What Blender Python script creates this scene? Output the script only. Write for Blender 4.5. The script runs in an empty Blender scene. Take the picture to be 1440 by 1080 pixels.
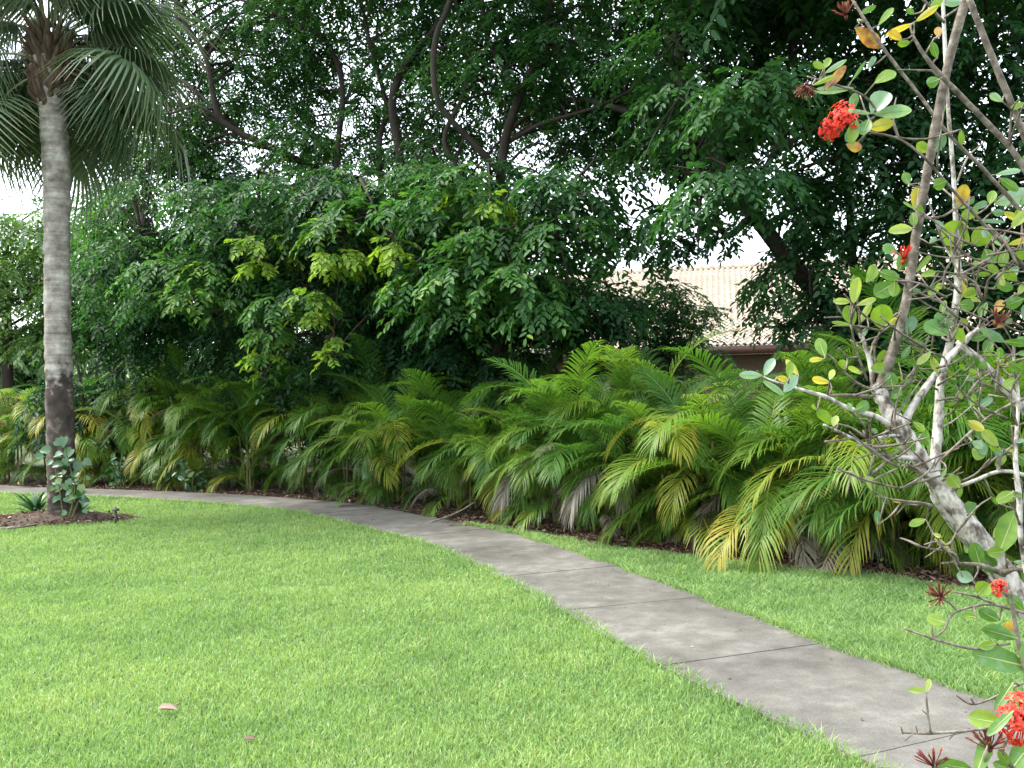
import bpy, math
import numpy as np
from mathutils import Matrix, Vector

# ------------------------------------------------------------------ camera, sky, sun, exposure
scene = bpy.context.scene
COL = scene.collection
F = 1300.0                      # focal length in pixels of the 1440 px wide photograph
PITCH, ROLL, EYE = math.atan(20 / F), math.radians(1.2), 1.6
cr, sr, cp, sp = math.cos(ROLL), math.sin(ROLL), math.cos(PITCH), math.sin(PITCH)
FWD = np.array([0, cp, sp])
UP0 = np.array([0, -sp, cp])
RGT0 = np.array([1.0, 0, 0])
RGT = RGT0 * cr - UP0 * sr
UPV = RGT0 * sr + UP0 * cr
cam_d = bpy.data.cameras.new('camera')
cam_d.sensor_width = 36
cam_d.lens = 36 * F / 1440
cam_d.clip_start, cam_d.clip_end = 0.05, 2000
cam = bpy.data.objects.new('camera', cam_d)
COL.objects.link(cam)
cam.matrix_world = Matrix(((RGT[0], UPV[0], -FWD[0], 0), (RGT[1], UPV[1], -FWD[1], 0),
                           (RGT[2], UPV[2], -FWD[2], EYE), (0, 0, 0, 1)))
scene.camera = cam

SUN_EL, SUN_AZ = math.radians(60), math.radians(278)    # azimuth clockwise from +Y: from the left
world = bpy.data.worlds.new('World')
scene.world = world
world.use_nodes = True
wn = world.node_tree
sky = wn.nodes.new('ShaderNodeTexSky')
sky.sky_type = 'NISHITA'
sky.sun_disc = False
sky.sun_elevation, sky.sun_rotation = SUN_EL, SUN_AZ
sky.air_density, sky.dust_density, sky.ozone_density = 1.0, 5.0, 0.6
bg = wn.nodes['Background']
bg.inputs['Strength'].default_value = 0.15
ov = wn.nodes.new('ShaderNodeMix')               # thin bright overcast: the clear sky mostly veiled by even white cloud
ov.data_type = 'RGBA'
ov.inputs[0].default_value = .62
ov.inputs[7].default_value = (5.6, 5.9, 6.3, 1)
wn.links.new(sky.outputs[0], ov.inputs[6])
wn.links.new(ov.outputs[2], bg.inputs['Color'])
sun_d = bpy.data.lights.new('sun', 'SUN')
sun_d.energy, sun_d.angle, sun_d.color = 1.5, math.radians(16), (1, 0.96, 0.9)
sun = bpy.data.objects.new('sun', sun_d)
COL.objects.link(sun)
sv = Vector((math.sin(SUN_AZ) * math.cos(SUN_EL), math.cos(SUN_AZ) * math.cos(SUN_EL), math.sin(SUN_EL)))
sun.rotation_euler = sv.to_track_quat('Z', 'Y').to_euler()
scene.view_settings.view_transform = 'Standard'
scene.view_settings.look = 'None'
scene.view_settings.gamma = 1
scene.view_settings.exposure = 2.15
scene.cycles.max_bounces = 8
scene.cycles.diffuse_bounces = 4
scene.cycles.transmission_bounces = 4

R = np.random.default_rng(11)
U = R.uniform
Z = np.array([0, 0, 1.0])


def ray(px, py):
    return FWD + RGT * ((px - 720) / F) + UPV * ((540 - py) / F)


def at(px, py, d):
    """world point seen at a photo pixel, d metres in front of the viewer"""
    return np.array([0, 0, EYE]) + ray(px, py) * d


def gnd(px, py, z=0.0):
    r = ray(px, py)
    return np.array([0, 0, EYE]) + r * ((z - EYE) / r[2])


def nrm(a):
    return a / np.maximum(np.linalg.norm(a, axis=-1, keepdims=True), 1e-9)


# ------------------------------------------------------------------ materials
def mat(name):
    m = bpy.data.materials.new(name)
    m.use_nodes = True
    return m, m.node_tree.nodes, m.node_tree.links, m.node_tree.nodes['Principled BSDF']


def ramp(nodes, stops):
    r = nodes.new('ShaderNodeValToRGB')
    while len(r.color_ramp.elements) < len(stops):
        r.color_ramp.elements.new(0.5)
    for e, (p, c) in zip(r.color_ramp.elements, stops):
        e.position = p
        e.color = (*c, 1)
    return r


def leaf_mat(name, stops, rough=0.45, transl=0.3, spec=0.4, objrand=0.0, tboost=1.6):
    m, n, l, p = mat(name)
    a = n.new('ShaderNodeAttribute')
    a.attribute_name = 'tint'
    src = a.outputs['Fac']
    if objrand:
        oi = n.new('ShaderNodeObjectInfo')
        mr = n.new('ShaderNodeMapRange')
        mr.inputs['To Min'].default_value, mr.inputs['To Max'].default_value = -objrand, objrand
        l.new(oi.outputs['Random'], mr.inputs['Value'])
        ad = n.new('ShaderNodeMath')
        ad.operation, ad.use_clamp = 'ADD', True
        l.new(src, ad.inputs[0])
        l.new(mr.outputs[0], ad.inputs[1])
        src = ad.outputs[0]
    r = ramp(n, stops)
    l.new(src, r.inputs[0])
    l.new(r.outputs[0], p.inputs['Base Color'])
    p.inputs['Roughness'].default_value = rough
    p.inputs['Specular IOR Level'].default_value = spec
    t = n.new('ShaderNodeBsdfTranslucent')
    mx = n.new('ShaderNodeMix')
    mx.data_type, mx.blend_type = 'RGBA', 'MULTIPLY'
    mx.inputs[0].default_value = 1
    l.new(r.outputs[0], mx.inputs[6])
    mx.inputs[7].default_value = (tboost, tboost * 1.05, tboost * 0.5, 1)
    l.new(mx.outputs[2], t.inputs['Color'])
    ms = n.new('ShaderNodeMixShader')
    ms.inputs[0].default_value = transl
    l.new(p.outputs[0], ms.inputs[1])
    l.new(t.outputs[0], ms.inputs[2])
    l.new(ms.outputs[0], n['Material Output'].inputs['Surface'])
    return m


def noise_mat(name, stops, scale=5.0, detail=8, rough=0.85, bump=0.0, bscale=40, stretch=None, spec=0.3, dist=0.01):
    m, n, l, p = mat(name)
    tc = n.new('ShaderNodeTexCoord')
    src = tc.outputs['Object']
    if stretch:
        mp = n.new('ShaderNodeMapping')
        mp.inputs['Scale'].default_value = stretch
        l.new(src, mp.inputs[0])
        src = mp.outputs[0]
    t = n.new('ShaderNodeTexNoise')
    t.inputs['Scale'].default_value, t.inputs['Detail'].default_value = scale, detail
    t.inputs['Roughness'].default_value = 0.62
    l.new(src, t.inputs['Vector'])
    r = ramp(n, stops)
    l.new(t.outputs[0], r.inputs[0])
    l.new(r.outputs[0], p.inputs['Base Color'])
    p.inputs['Roughness'].default_value = rough
    p.inputs['Specular IOR Level'].default_value = spec
    if bump:
        t2 = n.new('ShaderNodeTexNoise')
        t2.inputs['Scale'].default_value, t2.inputs['Detail'].default_value = bscale, 6
        l.new(src, t2.inputs['Vector'])
        b = n.new('ShaderNodeBump')
        b.inputs['Strength'].default_value, b.inputs['Distance'].default_value = bump, dist
        l.new(t2.outputs[0], b.inputs['Height'])
        l.new(b.outputs[0], p.inputs['Normal'])
    return m


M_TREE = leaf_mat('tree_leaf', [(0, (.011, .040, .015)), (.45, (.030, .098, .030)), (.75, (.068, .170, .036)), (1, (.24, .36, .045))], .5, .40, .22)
M_PALE = leaf_mat('pale_tree_leaf', [(0, (.03, .07, .02)), (.5, (.07, .15, .04)), (1, (.15, .25, .06))], .45, .35, .4)
M_ARECA = leaf_mat('areca_frond', [(0, (.018, .055, .012)), (.4, (.050, .13, .018)), (.7, (.11, .20, .024)), (.9, (.20, .235, .03)), (1, (.29, .25, .04))], .45, .42, .25, .24)
M_DEAD = leaf_mat('dead_frond', [(0, (.07, .05, .032)), (.5, (.18, .152, .118)), (1, (.34, .31, .265))], .8, .15, .2, .25)
M_FAN = leaf_mat('fan_frond', [(0, (.026, .055, .030)), (.5, (.065, .110, .060)), (.85, (.13, .18, .09)), (1, (.26, .25, .15))], .42, .22, .5, .15)
M_GRASS = leaf_mat('grass_blade', [(0, (.068, .145, .046)), (.45, (.180, .292, .105)), (.8, (.28, .39, .14)), (1, (.40, .37, .21))], .55, .35, .25)
M_IXORA = leaf_mat('ixora_leaf', [(0, (.045, .12, .035)), (.18, (.10, .20, .12)), (.32, (.22, .34, .25)), (.48, (.07, .17, .025)), (.62, (.17, .27, .03)), (.76, (.32, .38, .10)), (.86, (.46, .36, .04)), (.94, (.34, .15, .05)), (1, (.06, .03, .02))], .38, .35, .45)


def mottle(m, scale, amt):
    n, l = m.node_tree.nodes, m.node_tree.links
    tc = n.new('ShaderNodeTexCoord')
    t = n.new('ShaderNodeTexNoise'); t.inputs['Scale'].default_value, t.inputs['Detail'].default_value = scale, 6
    l.new(tc.outputs['Object'], t.inputs['Vector'])
    mr = n.new('ShaderNodeMapRange')
    mr.inputs['From Min'].default_value, mr.inputs['From Max'].default_value = .3, .7
    mr.inputs['To Min'].default_value, mr.inputs['To Max'].default_value = -amt, amt
    l.new(t.outputs[0], mr.inputs['Value'])
    a = next(x for x in n if x.type == 'ATTRIBUTE')
    r = next(x for x in n if x.type == 'VALTORGB')
    ad = n.new('ShaderNodeMath'); ad.operation, ad.use_clamp = 'ADD', True
    src = r.inputs[0].links[0].from_socket
    l.new(src, ad.inputs[0]); l.new(mr.outputs[0], ad.inputs[1]); l.new(ad.outputs[0], r.inputs[0])


mottle(M_IXORA, 55, .05)
M_RIB = leaf_mat('leaf_midrib', [(0, (.30, .38, .14)), (1, (.38, .44, .2))], .5, .3, .3)
M_BROAD = leaf_mat('broad_leaf', [(0, (.015, .05, .02)), (.5, (.04, .13, .04)), (1, (.22, .28, .06))], .3, .25, .6)
M_LITTER = leaf_mat('litter', [(0, (.03, .018, .012)), (.5, (.10, .06, .04)), (.85, (.20, .14, .10)), (1, (.34, .27, .22))], .9, .05, .1)
M_PETAL = leaf_mat('petal', [(0, (.45, .02, .015)), (.6, (.75, .05, .03)), (1, (.85, .16, .08))], .5, .3, .3, tboost=1.0)
M_DRYFL = leaf_mat('dry_petal', [(0, (.07, .02, .015)), (.6, (.20, .05, .04)), (1, (.38, .22, .12))], .7, .15, .2)
M_BARK = noise_mat('tree_bark', [(.3, (.018, .014, .011)), (.7, (.058, .047, .037))], 6, 8, .9, .6, 30, (1, 1, .3))
M_STEM = noise_mat('cane_stem', [(.3, (.06, .08, .02)), (.7, (.16, .15, .05))], 5, 4, .6)
M_SOIL = noise_mat('soil', [(.3, (.028, .02, .014)), (.55, (.06, .045, .032)), (.8, (.11, .09, .07))], 3, 10, .95, .8, 50)
M_GROUND = noise_mat('ground', [(.3, (.03, .045, .015)), (.7, (.07, .09, .03))], .6, 10, .95, .5, 20)
M_TURF = noise_mat('turf_soil', [(.3, (.035, .06, .016)), (.7, (.06, .10, .026))], 9, 8, .95, .6, 60)


def path_mat():
    m, n, l, p = mat('concrete')
    tc = n.new('ShaderNodeTexCoord')

    def nz(s, d, ro=.6):
        t = n.new('ShaderNodeTexNoise')
        t.inputs['Scale'].default_value, t.inputs['Detail'].default_value, t.inputs['Roughness'].default_value = s, d, ro
        l.new(tc.outputs['Object'], t.inputs['Vector'])
        return t
    big, mid, fine = nz(.9, 6), nz(4.5, 8, .7), nz(160, 3)
    r = ramp(n, [(.28, (.042, .040, .034)), (.44, (.080, .077, .067)), (.55, (.112, .108, .095)), (.72, (.195, .190, .170))])
    a = n.new('ShaderNodeMath'); a.operation = 'MULTIPLY_ADD'
    l.new(mid.outputs[0], a.inputs[0]); a.inputs[1].default_value = .55
    b = n.new('ShaderNodeMath'); b.operation = 'MULTIPLY_ADD'
    l.new(big.outputs[0], b.inputs[0]); b.inputs[1].default_value = .6; b.inputs[2].default_value = -.075
    l.new(b.outputs[0], a.inputs[2])
    l.new(a.outputs[0], r.inputs[0])
    mx = n.new('ShaderNodeMix'); mx.data_type, mx.blend_type = 'RGBA', 'OVERLAY'
    mx.inputs[0].default_value = .7
    l.new(r.outputs[0], mx.inputs[6]); l.new(fine.outputs[0], mx.inputs[7])
    l.new(mx.outputs[2], p.inputs['Base Color'])
    p.inputs['Roughness'].default_value = .85
    p.inputs['Specular IOR Level'].default_value = .25
    bp = n.new('ShaderNodeBump'); bp.inputs['Strength'].default_value = .35; bp.inputs['Distance'].default_value = .004
    l.new(fine.outputs[0], bp.inputs['Height']); l.new(bp.outputs[0], p.inputs['Normal'])
    return m


def trunk_mat():
    """grey cabbage palm bark with rings; the foot is clad in dark old bark with a ragged upper edge"""
    m, n, l, p = mat('cabbage_palm_bark')
    tc = n.new('ShaderNodeTexCoord')
    sx = n.new('ShaderNodeSeparateXYZ'); l.new(tc.outputs['Object'], sx.inputs[0])
    t = n.new('ShaderNodeTexNoise'); t.inputs['Scale'].default_value = 5; t.inputs['Detail'].default_value = 9; t.inputs['Roughness'].default_value = .65
    l.new(tc.outputs['Object'], t.inputs['Vector'])
    mp = n.new('ShaderNodeMapping'); mp.inputs['Scale'].default_value = (1.5, 1.5, 22); l.new(tc.outputs['Object'], mp.inputs[0])
    t2 = n.new('ShaderNodeTexNoise'); t2.inputs['Scale'].default_value = 1.2; t2.inputs['Detail'].default_value = 6
    l.new(mp.outputs[0], t2.inputs['Vector'])
    up = ramp(n, [(.38, (.10, .085, .068)), (.47, (.20, .178, .15)), (.54, (.27, .25, .215)), (.62, (.40, .385, .345))])
    av = n.new('ShaderNodeMath'); av.operation = 'MULTIPLY_ADD'; l.new(t.outputs[0], av.inputs[0]); av.inputs[1].default_value = 1.5; hs = n.new('ShaderNodeMath'); hs.operation = 'MULTIPLY'; hs.inputs[1].default_value = .5; l.new(t2.outputs[0], hs.inputs[0]); l.new(hs.outputs[0], av.inputs[2])
    hv = n.new('ShaderNodeMath'); hv.operation = 'MULTIPLY'; l.new(av.outputs[0], hv.inputs[0]); hv.inputs[1].default_value = .5
    l.new(hv.outputs[0], up.inputs[0])
    lo = ramp(n, [(.36, (.016, .012, .009)), (.52, (.05, .037, .028)), (.66, (.15, .12, .10))]); l.new(t.outputs[0], lo.inputs[0])
    zz = n.new('ShaderNodeMath'); zz.operation = 'MULTIPLY_ADD'; l.new(t.outputs[0], zz.inputs[0]); zz.inputs[1].default_value = 1.6; l.new(sx.outputs['Z'], zz.inputs[2])
    mr = n.new('ShaderNodeMapRange'); mr.inputs['From Min'].default_value, mr.inputs['From Max'].default_value = 2.68, 2.92
    l.new(zz.outputs[0], mr.inputs['Value'])
    mx = n.new('ShaderNodeMix'); mx.data_type = 'RGBA'
    l.new(mr.outputs[0], mx.inputs[0]); l.new(lo.outputs[0], mx.inputs[6]); l.new(up.outputs[0], mx.inputs[7])
    l.new(mx.outputs[2], p.inputs['Base Color'])
    p.inputs['Roughness'].default_value = .9
    bp = n.new('ShaderNodeBump'); bp.inputs['Strength'].default_value = .8; bp.inputs['Distance'].default_value = .02
    l.new(hv.outputs[0], bp.inputs['Height']); l.new(bp.outputs[0], p.inputs['Normal'])
    return m


M_PATH, M_PALMBARK = path_mat(), trunk_mat()
M_BOOT = noise_mat('palm_fibre', [(.3, (.03, .02, .014)), (.7, (.13, .09, .06))], 14, 8, .95, .8, 60, (1, 1, .2))
M_LICHEN = noise_mat('ixora_bark', [(.34, (.05, .042, .034)), (.44, (.17, .15, .125)), (.53, (.38, .36, .32)), (.63, (.50, .485, .44)), (.75, (.27, .30, .23))], 48, 10, .9, .7, 160, (1, 1, .6), dist=.003)
M_TWIG = noise_mat('ixora_twig', [(.33, (.055, .043, .032)), (.52, (.140, .117, .092)), (.72, (.29, .26, .22))], 55, 7, .85, .5, 200, dist=.002)
M_TILE = noise_mat('roof_tile', [(.3, (.46, .385, .29)), (.7, (.58, .51, .41))], 2.2, 8, .85)
M_FASCIA = noise_mat('fascia_paint', [(.3, (.05, .022, .015)), (.7, (.075, .035, .024))], 3, 5, .6)
M_STUCCO = noise_mat('stucco', [(.3, (.11, .075, .055)), (.7, (.15, .105, .08))], 3, 6, .9, .3, 80)  # brown darkened so the wall colour itself carries shade below the eave
M_METAL = noise_mat('dark_metal', [(.3, (.02, .022, .022)), (.7, (.05, .055, .05))], 30, 5, .5)
mg, _n, _l, _p = mat('window_glass')
_p.inputs['Base Color'].default_value = (.03, .04, .04, 1); _p.inputs['Roughness'].default_value = .08
M_GLASS = mg


# ------------------------------------------------------------------ mesh helpers
class MB:
    """collects vertices, quads/tris, a per-vertex tint and a per-face material slot"""
    def __init__(s):
        s.v, s.f3, s.f4, s.t, s.m3, s.m4, s.n = [], [], [], [], [], [], 0

    def add(s, v, f3=None, f4=None, tint=0.5, slot=0):
        v = np.asarray(v, float).reshape(-1, 3)
        s.v.append(v)
        s.t.append(np.broadcast_to(np.asarray(tint, float), (len(v),)).copy())
        if f3 is not None and len(f3):
            f = np.asarray(f3, np.int64).reshape(-1, 3) + s.n
            s.f3.append(f); s.m3.append(np.full(len(f), slot))
        if f4 is not None and len(f4):
            f = np.asarray(f4, np.int64).reshape(-1, 4) + s.n
            s.f4.append(f); s.m4.append(np.full(len(f), slot))
        s.n += len(v)

    def mesh(s, name, mats, smooth=True):
        me = bpy.data.meshes.new(name)
        if not s.n:
            return me
        v = np.concatenate(s.v)
        f3 = np.concatenate(s.f3) if s.f3 else np.zeros((0, 3), np.int64)
        f4 = np.concatenate(s.f4) if s.f4 else np.zeros((0, 4), np.int64)
        me.vertices.add(len(v)); me.vertices.foreach_set('co', v.ravel())
        loops = np.concatenate([f3.ravel(), f4.ravel()]).astype(np.int32)
        me.loops.add(len(loops)); me.loops.foreach_set('vertex_index', loops)
        npoly = len(f3) + len(f4)
        st = np.concatenate([np.arange(len(f3)) * 3, len(f3) * 3 + np.arange(len(f4)) * 4]).astype(np.int32)
        me.polygons.add(npoly)
        me.polygons.foreach_set('loop_start', st)
        me.polygons.foreach_set('material_index', np.concatenate(s.m3 + s.m4).astype(np.int32) if (s.m3 or s.m4) else np.zeros(0, np.int32))
        me.polygons.foreach_set('use_smooth', np.full(npoly, smooth))
        at_ = me.attributes.new('tint', 'FLOAT', 'POINT')
        at_.data.foreach_set('value', np.concatenate(s.t).astype(np.float32))
        for m in (mats if isinstance(mats, (list, tuple)) else [mats]):
            me.materials.append(m)
        me.update(calc_edges=True)
        me.validate()
        return me

    def obj(s, name, mats, parent=None, loc=None, smooth=True):
        return link(name, s.mesh(name, mats, smooth), parent, loc)


def link(name, data, parent=None, loc=None):
    o = bpy.data.objects.new(name, data)
    COL.objects.link(o)
    if parent is not None:
        o.parent = parent
    if loc is not None:
        o.location = tuple(loc)
    return o


def tag(o, label=None, cat=None, group=None, kind=None):
    if label: o['label'] = label
    if cat: o['category'] = cat
    if group: o['group'] = group
    if kind: o['kind'] = kind
    return o


def thing(name, label, cat, loc, group=None):
    return tag(link(name, None, None, loc), label, cat, group)


def catmull(P, n):
    """P (k, c) control rows -> about n rows per span"""
    P = np.asarray(P, float)
    if len(P) < 3:
        t = np.linspace(0, 1, n + 1)[:, None]
        return P[0] * (1 - t) + P[-1] * t
    Q = np.vstack([2 * P[0] - P[1], P, 2 * P[-1] - P[-2]])
    out = []
    for i in range(1, len(Q) - 2):
        t = np.linspace(0, 1, n, endpoint=False)[:, None]
        a, b, c, d = Q[i - 1], Q[i], Q[i + 1], Q[i + 2]
        out.append(.5 * (2 * b + (c - a) * t + (2 * a - 5 * b + 4 * c - d) * t ** 2 + (3 * b - a - 3 * c + d) * t ** 3))
    out.append(P[-1:])
    return np.vstack(out)


def tube(mb, P, rad, sides=8, n=4, wob=0.0, tint=.5, slot=0, smooth=True):
    """tapered tube through control points P (k,3) with radii rad (k)"""
    C = np.column_stack([np.asarray(P, float), np.asarray(rad, float)])
    C = catmull(C, n) if smooth else C
    p, r = C[:, :3], np.maximum(C[:, 3], 1e-4)
    k = len(p)
    T = nrm(np.gradient(p, axis=0))
    a = np.cross(T[0], [0.31, 0.9, 0.3]); a /= np.linalg.norm(a)
    ang = np.arange(sides) * 2 * math.pi / sides
    V = np.zeros((k, sides, 3))
    for i in range(k):
        a = a - T[i] * a.dot(T[i]); a /= np.linalg.norm(a)
        b = np.cross(T[i], a)
        rr = r[i] * (1 + (R.normal(0, wob, sides) if wob else 0))
        V[i] = p[i] + (np.cos(ang) * rr)[:, None] * a + (np.sin(ang) * rr)[:, None] * b
    i, j = np.meshgrid(np.arange(k - 1), np.arange(sides), indexing='ij')
    j2 = (j + 1) % sides
    q = np.stack([i * sides + j, i * sides + j2, (i + 1) * sides + j2, (i + 1) * sides + j], -1).reshape(-1, 4)
    Vf = np.vstack([V.reshape(-1, 3), p[:1], p[-1:]])
    m = k * sides
    t1 = [(m, (x + 1) % sides, x) for x in range(sides)]
    t2 = [(m + 1, m - sides + x, m - sides + (x + 1) % sides) for x in range(sides)]
    mb.add(Vf, t1 + t2, q, tint, slot)
    return p


def box(mb, c, s, rz=0.0, slot=0, tint=.5):
    x, y, z = np.array(s) / 2
    v = np.array([(i * x, j * y, k * z) for k in (-1, 1) for j in (-1, 1) for i in (-1, 1)])
    ca, sa = math.cos(rz), math.sin(rz)
    v = np.column_stack([v[:, 0] * ca - v[:, 1] * sa, v[:, 0] * sa + v[:, 1] * ca, v[:, 2]]) + np.asarray(c)
    mb.add(v, None, [(0, 2, 3, 1), (4, 5, 7, 6), (0, 1, 5, 4), (2, 6, 7, 3), (0, 4, 6, 2), (1, 3, 7, 5)], tint, slot)


def leaf_batch(mb, pos, d, nv, L, W, tint, fold=.18, droop=.12, slot=0):
    """many six-point leaves folded on the midrib"""
    N = len(pos)
    d = nrm(d)
    w = nrm(np.cross(nv, d))
    nn = np.cross(d, w)
    L, W = np.broadcast_to(L, N)[:, None], np.broadcast_to(W, N)[:, None]
    l1 = pos + d * L * .28 + w * W * .46 + nn * W * fold
    r1 = pos + d * L * .28 - w * W * .46 + nn * W * fold
    l2 = pos + d * L * .68 + w * W * .42 + nn * (W * fold - L * droop * .4)
    r2 = pos + d * L * .68 - w * W * .42 + nn * (W * fold - L * droop * .4)
    tip = pos + d * L - nn * L * droop
    V = np.stack([pos, l1, l2, tip, r2, r1], 1).reshape(-1, 3)
    b = np.arange(N)[:, None] * 6
    mb.add(V, None, np.vstack([b + [0, 3, 2, 1], b + [0, 5, 4, 3]]), np.repeat(np.broadcast_to(tint, N), 6), slot)


def sprays(mb, O, A, Ls, K, leafL, tint):
    """branchlets with K alternate leaflets each"""
    M = len(O)
    A = nrm(A)
    S = nrm(np.cross(A, Z) + R.normal(0, .15, (M, 3)))
    Nv = nrm(np.cross(S, A))
    k = np.tile(np.arange(K), M)
    i = np.repeat(np.arange(M), K)
    t = (k + .6) / K
    sg = np.where(k % 2 == 0, 1.0, -1.0)
    last = (k == K - 1)
    sg = np.where(last, 0, sg)[:, None]
    tt = t[:, None]
    pos = O[i] + A[i] * (Ls[i][:, None] * tt) - Z * (.28 * Ls[i][:, None] * tt ** 2)
    d = A[i] * .65 + S[i] * sg * .85 + R.normal(0, .16, (M * K, 3)) - Z * .22
    nv = Nv[i] + R.normal(0, .28, (M * K, 3)) + S[i] * sg * .1
    L = leafL * U(.7, 1.2, M * K) * (1.05 - .3 * np.abs(t - .5))
    tn = np.clip(tint[i] + R.normal(0, .09, M * K), 0, 1)
    leaf_batch(mb, pos, d, nv, L, L * U(.40, .52, M * K), tn)


def bough(mb, C, Rr, n, leafL, tint, flat=.55, droop=.9, K=9):
    """a dome of branchlets that rise in the middle and hang at the rim"""
    ph, r = U(0, 2 * math.pi, n), np.sqrt(U(0, 1, n))
    cs, sn = np.cos(ph), np.sin(ph)
    off = np.column_stack([cs * r, sn * r, flat * np.sqrt(1 - r ** 2 * .95) * np.where(U(0, 1, n) < .75, 1, U(-1, 1, n)) - flat * .4])
    O = np.asarray(C) + off * Rr + R.normal(0, .05 * Rr, (n, 3))
    A = np.column_stack([cs, sn, .45 - (droop + .45) * r]) + R.normal(0, .28, (n, 3))
    Ls = np.clip(Rr * U(.45, .8, n), .22, .6)
    sprays(mb, O, A, Ls, K, leafL, np.clip(tint + R.normal(0, .06, n), 0, 1))


# ------------------------------------------------------------------ ground, path, beds
g = MB()
gx = np.concatenate([[-600, -200, -60], np.linspace(-24, 24, 25), [60, 200, 600]])
gy = np.concatenate([[-300, -60], np.linspace(-12, 36, 25), [70, 200, 900]])
X, Y = np.meshgrid(gx, gy)
ni = len(gx)
i, j = np.meshgrid(np.arange(len(gy) - 1), np.arange(ni - 1), indexing='ij')
g.add(np.column_stack([X.ravel(), Y.ravel(), np.full(X.size, -.012)]), None,
      np.stack([i * ni + j, i * ni + j + 1, (i + 1) * ni + j + 1, (i + 1) * ni + j], -1).reshape(-1, 4))
tag(g.obj('ground', M_GROUND), kind='structure')

edge_px = [(1430, 1000), (1155, 908), (900, 810), (740, 757), (650, 738), (590, 726), (520, 713), (420, 703), (330, 697), (200, 691), (100, 688), (0, 684), (-140, 678)]
E = np.array([gnd(*p)[:2] for p in edge_px])
d0 = nrm(E[0] - E[1])
E = np.vstack([E[0] + d0 * 4, E[0] + d0 * 2, E])
E = catmull(E, 24)
seg = np.r_[0, np.cumsum(np.linalg.norm(np.diff(E, axis=0), axis=1))]
stp = np.arange(0, seg[-1], .05)
E = np.column_stack([np.interp(stp, seg, E[:, k]) for k in (0, 1)])
kk = np.ones(21) / 21
E = np.column_stack([np.convolve(np.pad(E[:, k], 10, 'reflect', reflect_type='odd'), kk, 'valid') for k in (0, 1)])
TN = nrm(np.gradient(E, axis=0))
NL = np.column_stack([-TN[:, 1], TN[:, 0]])          # towards the big lawn
WID = 1.16
EL = E + NL * WID                                     # lawn-side edge
joint = gnd(1155, 908)[:2]
j0 = np.argmin(np.linalg.norm(E - joint, axis=1)) * .05
pm = MB()
H = .022
s0 = j0 - 1.48 * math.ceil(j0 / 1.48)
while s0 < stp[-1]:
    a, b = max(0, s0 + .006), min(stp[-1], s0 + 1.474)
    if b - a > .1:
        ss = np.linspace(a, b, 8)
        r_ = np.column_stack([np.interp(ss, stp, E[:, k]) for k in (0, 1)])
        l_ = np.column_stack([np.interp(ss, stp, EL[:, k]) for k in (0, 1)])
        hz = H + R.normal(0, .0015)
        n = len(ss)
        V = np.vstack([np.column_stack([q, np.full(n, z)]) for q, z in ((r_, -.06), (r_, hz), (l_, hz), (l_, -.06))])
        q = []
        for k in range(n - 1):
            for c in range(3):
                q.append((c * n + k, c * n + k + 1, (c + 1) * n + k + 1, (c + 1) * n + k))
        q += [(0, n, 2 * n, 3 * n), (n - 1, 4 * n - 1, 3 * n - 1, 2 * n - 1)]
        pm.add(V, None, q)
    s0 += 1.48
tag(pm.obj('path', M_PATH, smooth=False), 'grey concrete footpath of square slabs curving away to the left', kind='structure')


def poly_sheet(name, pts, z, m):
    me = bpy.data.meshes.new(name)
    me.from_pydata([(p[0], p[1], z) for p in pts], [], [list(range(len(pts)))])
    me.materials.append(m)
    return link(name, me)


def inside(P, poly):
    x, y = P[:, 0], P[:, 1]
    c = np.zeros(len(P), bool)
    for (x1, y1), (x2, y2) in zip(poly, np.roll(poly, -1, axis=0)):
        if y1 != y2:
            c ^= ((y1 > y) != (y2 > y)) & (x < (x2 - x1) * (y - y1) / (y2 - y1) + x1)
    return c


ds = slice(None, None, 6)
LAWN = np.vstack([EL[ds], [(-16, EL[-1, 1]), (-16, -6), (EL[0, 0], -6)]])
bed_px = [(640, 741), (700, 745), (760, 754), (860, 772), (950, 783), (1050, 795), (1150, 808), (1250, 815), (1340, 830)]
BED = np.array([gnd(*p)[:2] for p in bed_px])
BED = catmull(np.vstack([BED, BED[-1] + (1.2, -.9), BED[-1] + (3.2, -2.0), BED[-1] + (5.5, -3.2)]), 6)
jb = np.argmin(np.linalg.norm(E - BED[0], axis=1))
STRIP = np.vstack([E[:jb][::-6][::-1], BED, [(BED[-1, 0], -2), (E[0, 0], -2)]])
tag(poly_sheet('lawn', LAWN, -.004, M_TURF), kind='structure')
tag(poly_sheet('lawn_strip', STRIP, -.0045, M_TURF), kind='structure')
SOILP = np.vstack([E[jb::6], [(-14, 26), (14, 26), (14, BED[-1, 1])], BED[::-1]])
tag(poly_sheet('planting_bed', SOILP, -.0035, M_SOIL), kind='structure')
PB = gnd(88, 733)                                     # foot of the cabbage palm
ph = np.linspace(0, 2 * math.pi, 40, endpoint=False)
rr = 1 + .12 * np.sin(3 * ph + 1) + .07 * np.sin(7 * ph)
MUL = np.column_stack([PB[0] - .25 + 1.15 * rr * np.cos(ph), PB[1] + .05 + .62 * rr * np.sin(ph)])
mm = MB()                                             # low mound of mulch round the palm
rings = [(1, .0), (.75, .05), (.45, .10), (.15, .13)]
Vm = np.vstack([np.column_stack([PB[0] - .25 * q + (MUL[:, 0] - PB[0] + .25) * q + .0, PB[1] + (MUL[:, 1] - PB[1]) * q, np.full(40, z + .001) + (R.normal(0, .012, 40) if q < 1 else 0)]) for q, z in rings])
q = [(a * 40 + b, a * 40 + (b + 1) % 40, (a + 1) * 40 + (b + 1) % 40, (a + 1) * 40 + b) for a in range(3) for b in range(40)]
Vm = np.vstack([Vm, [(PB[0], PB[1], .14)]])
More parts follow.
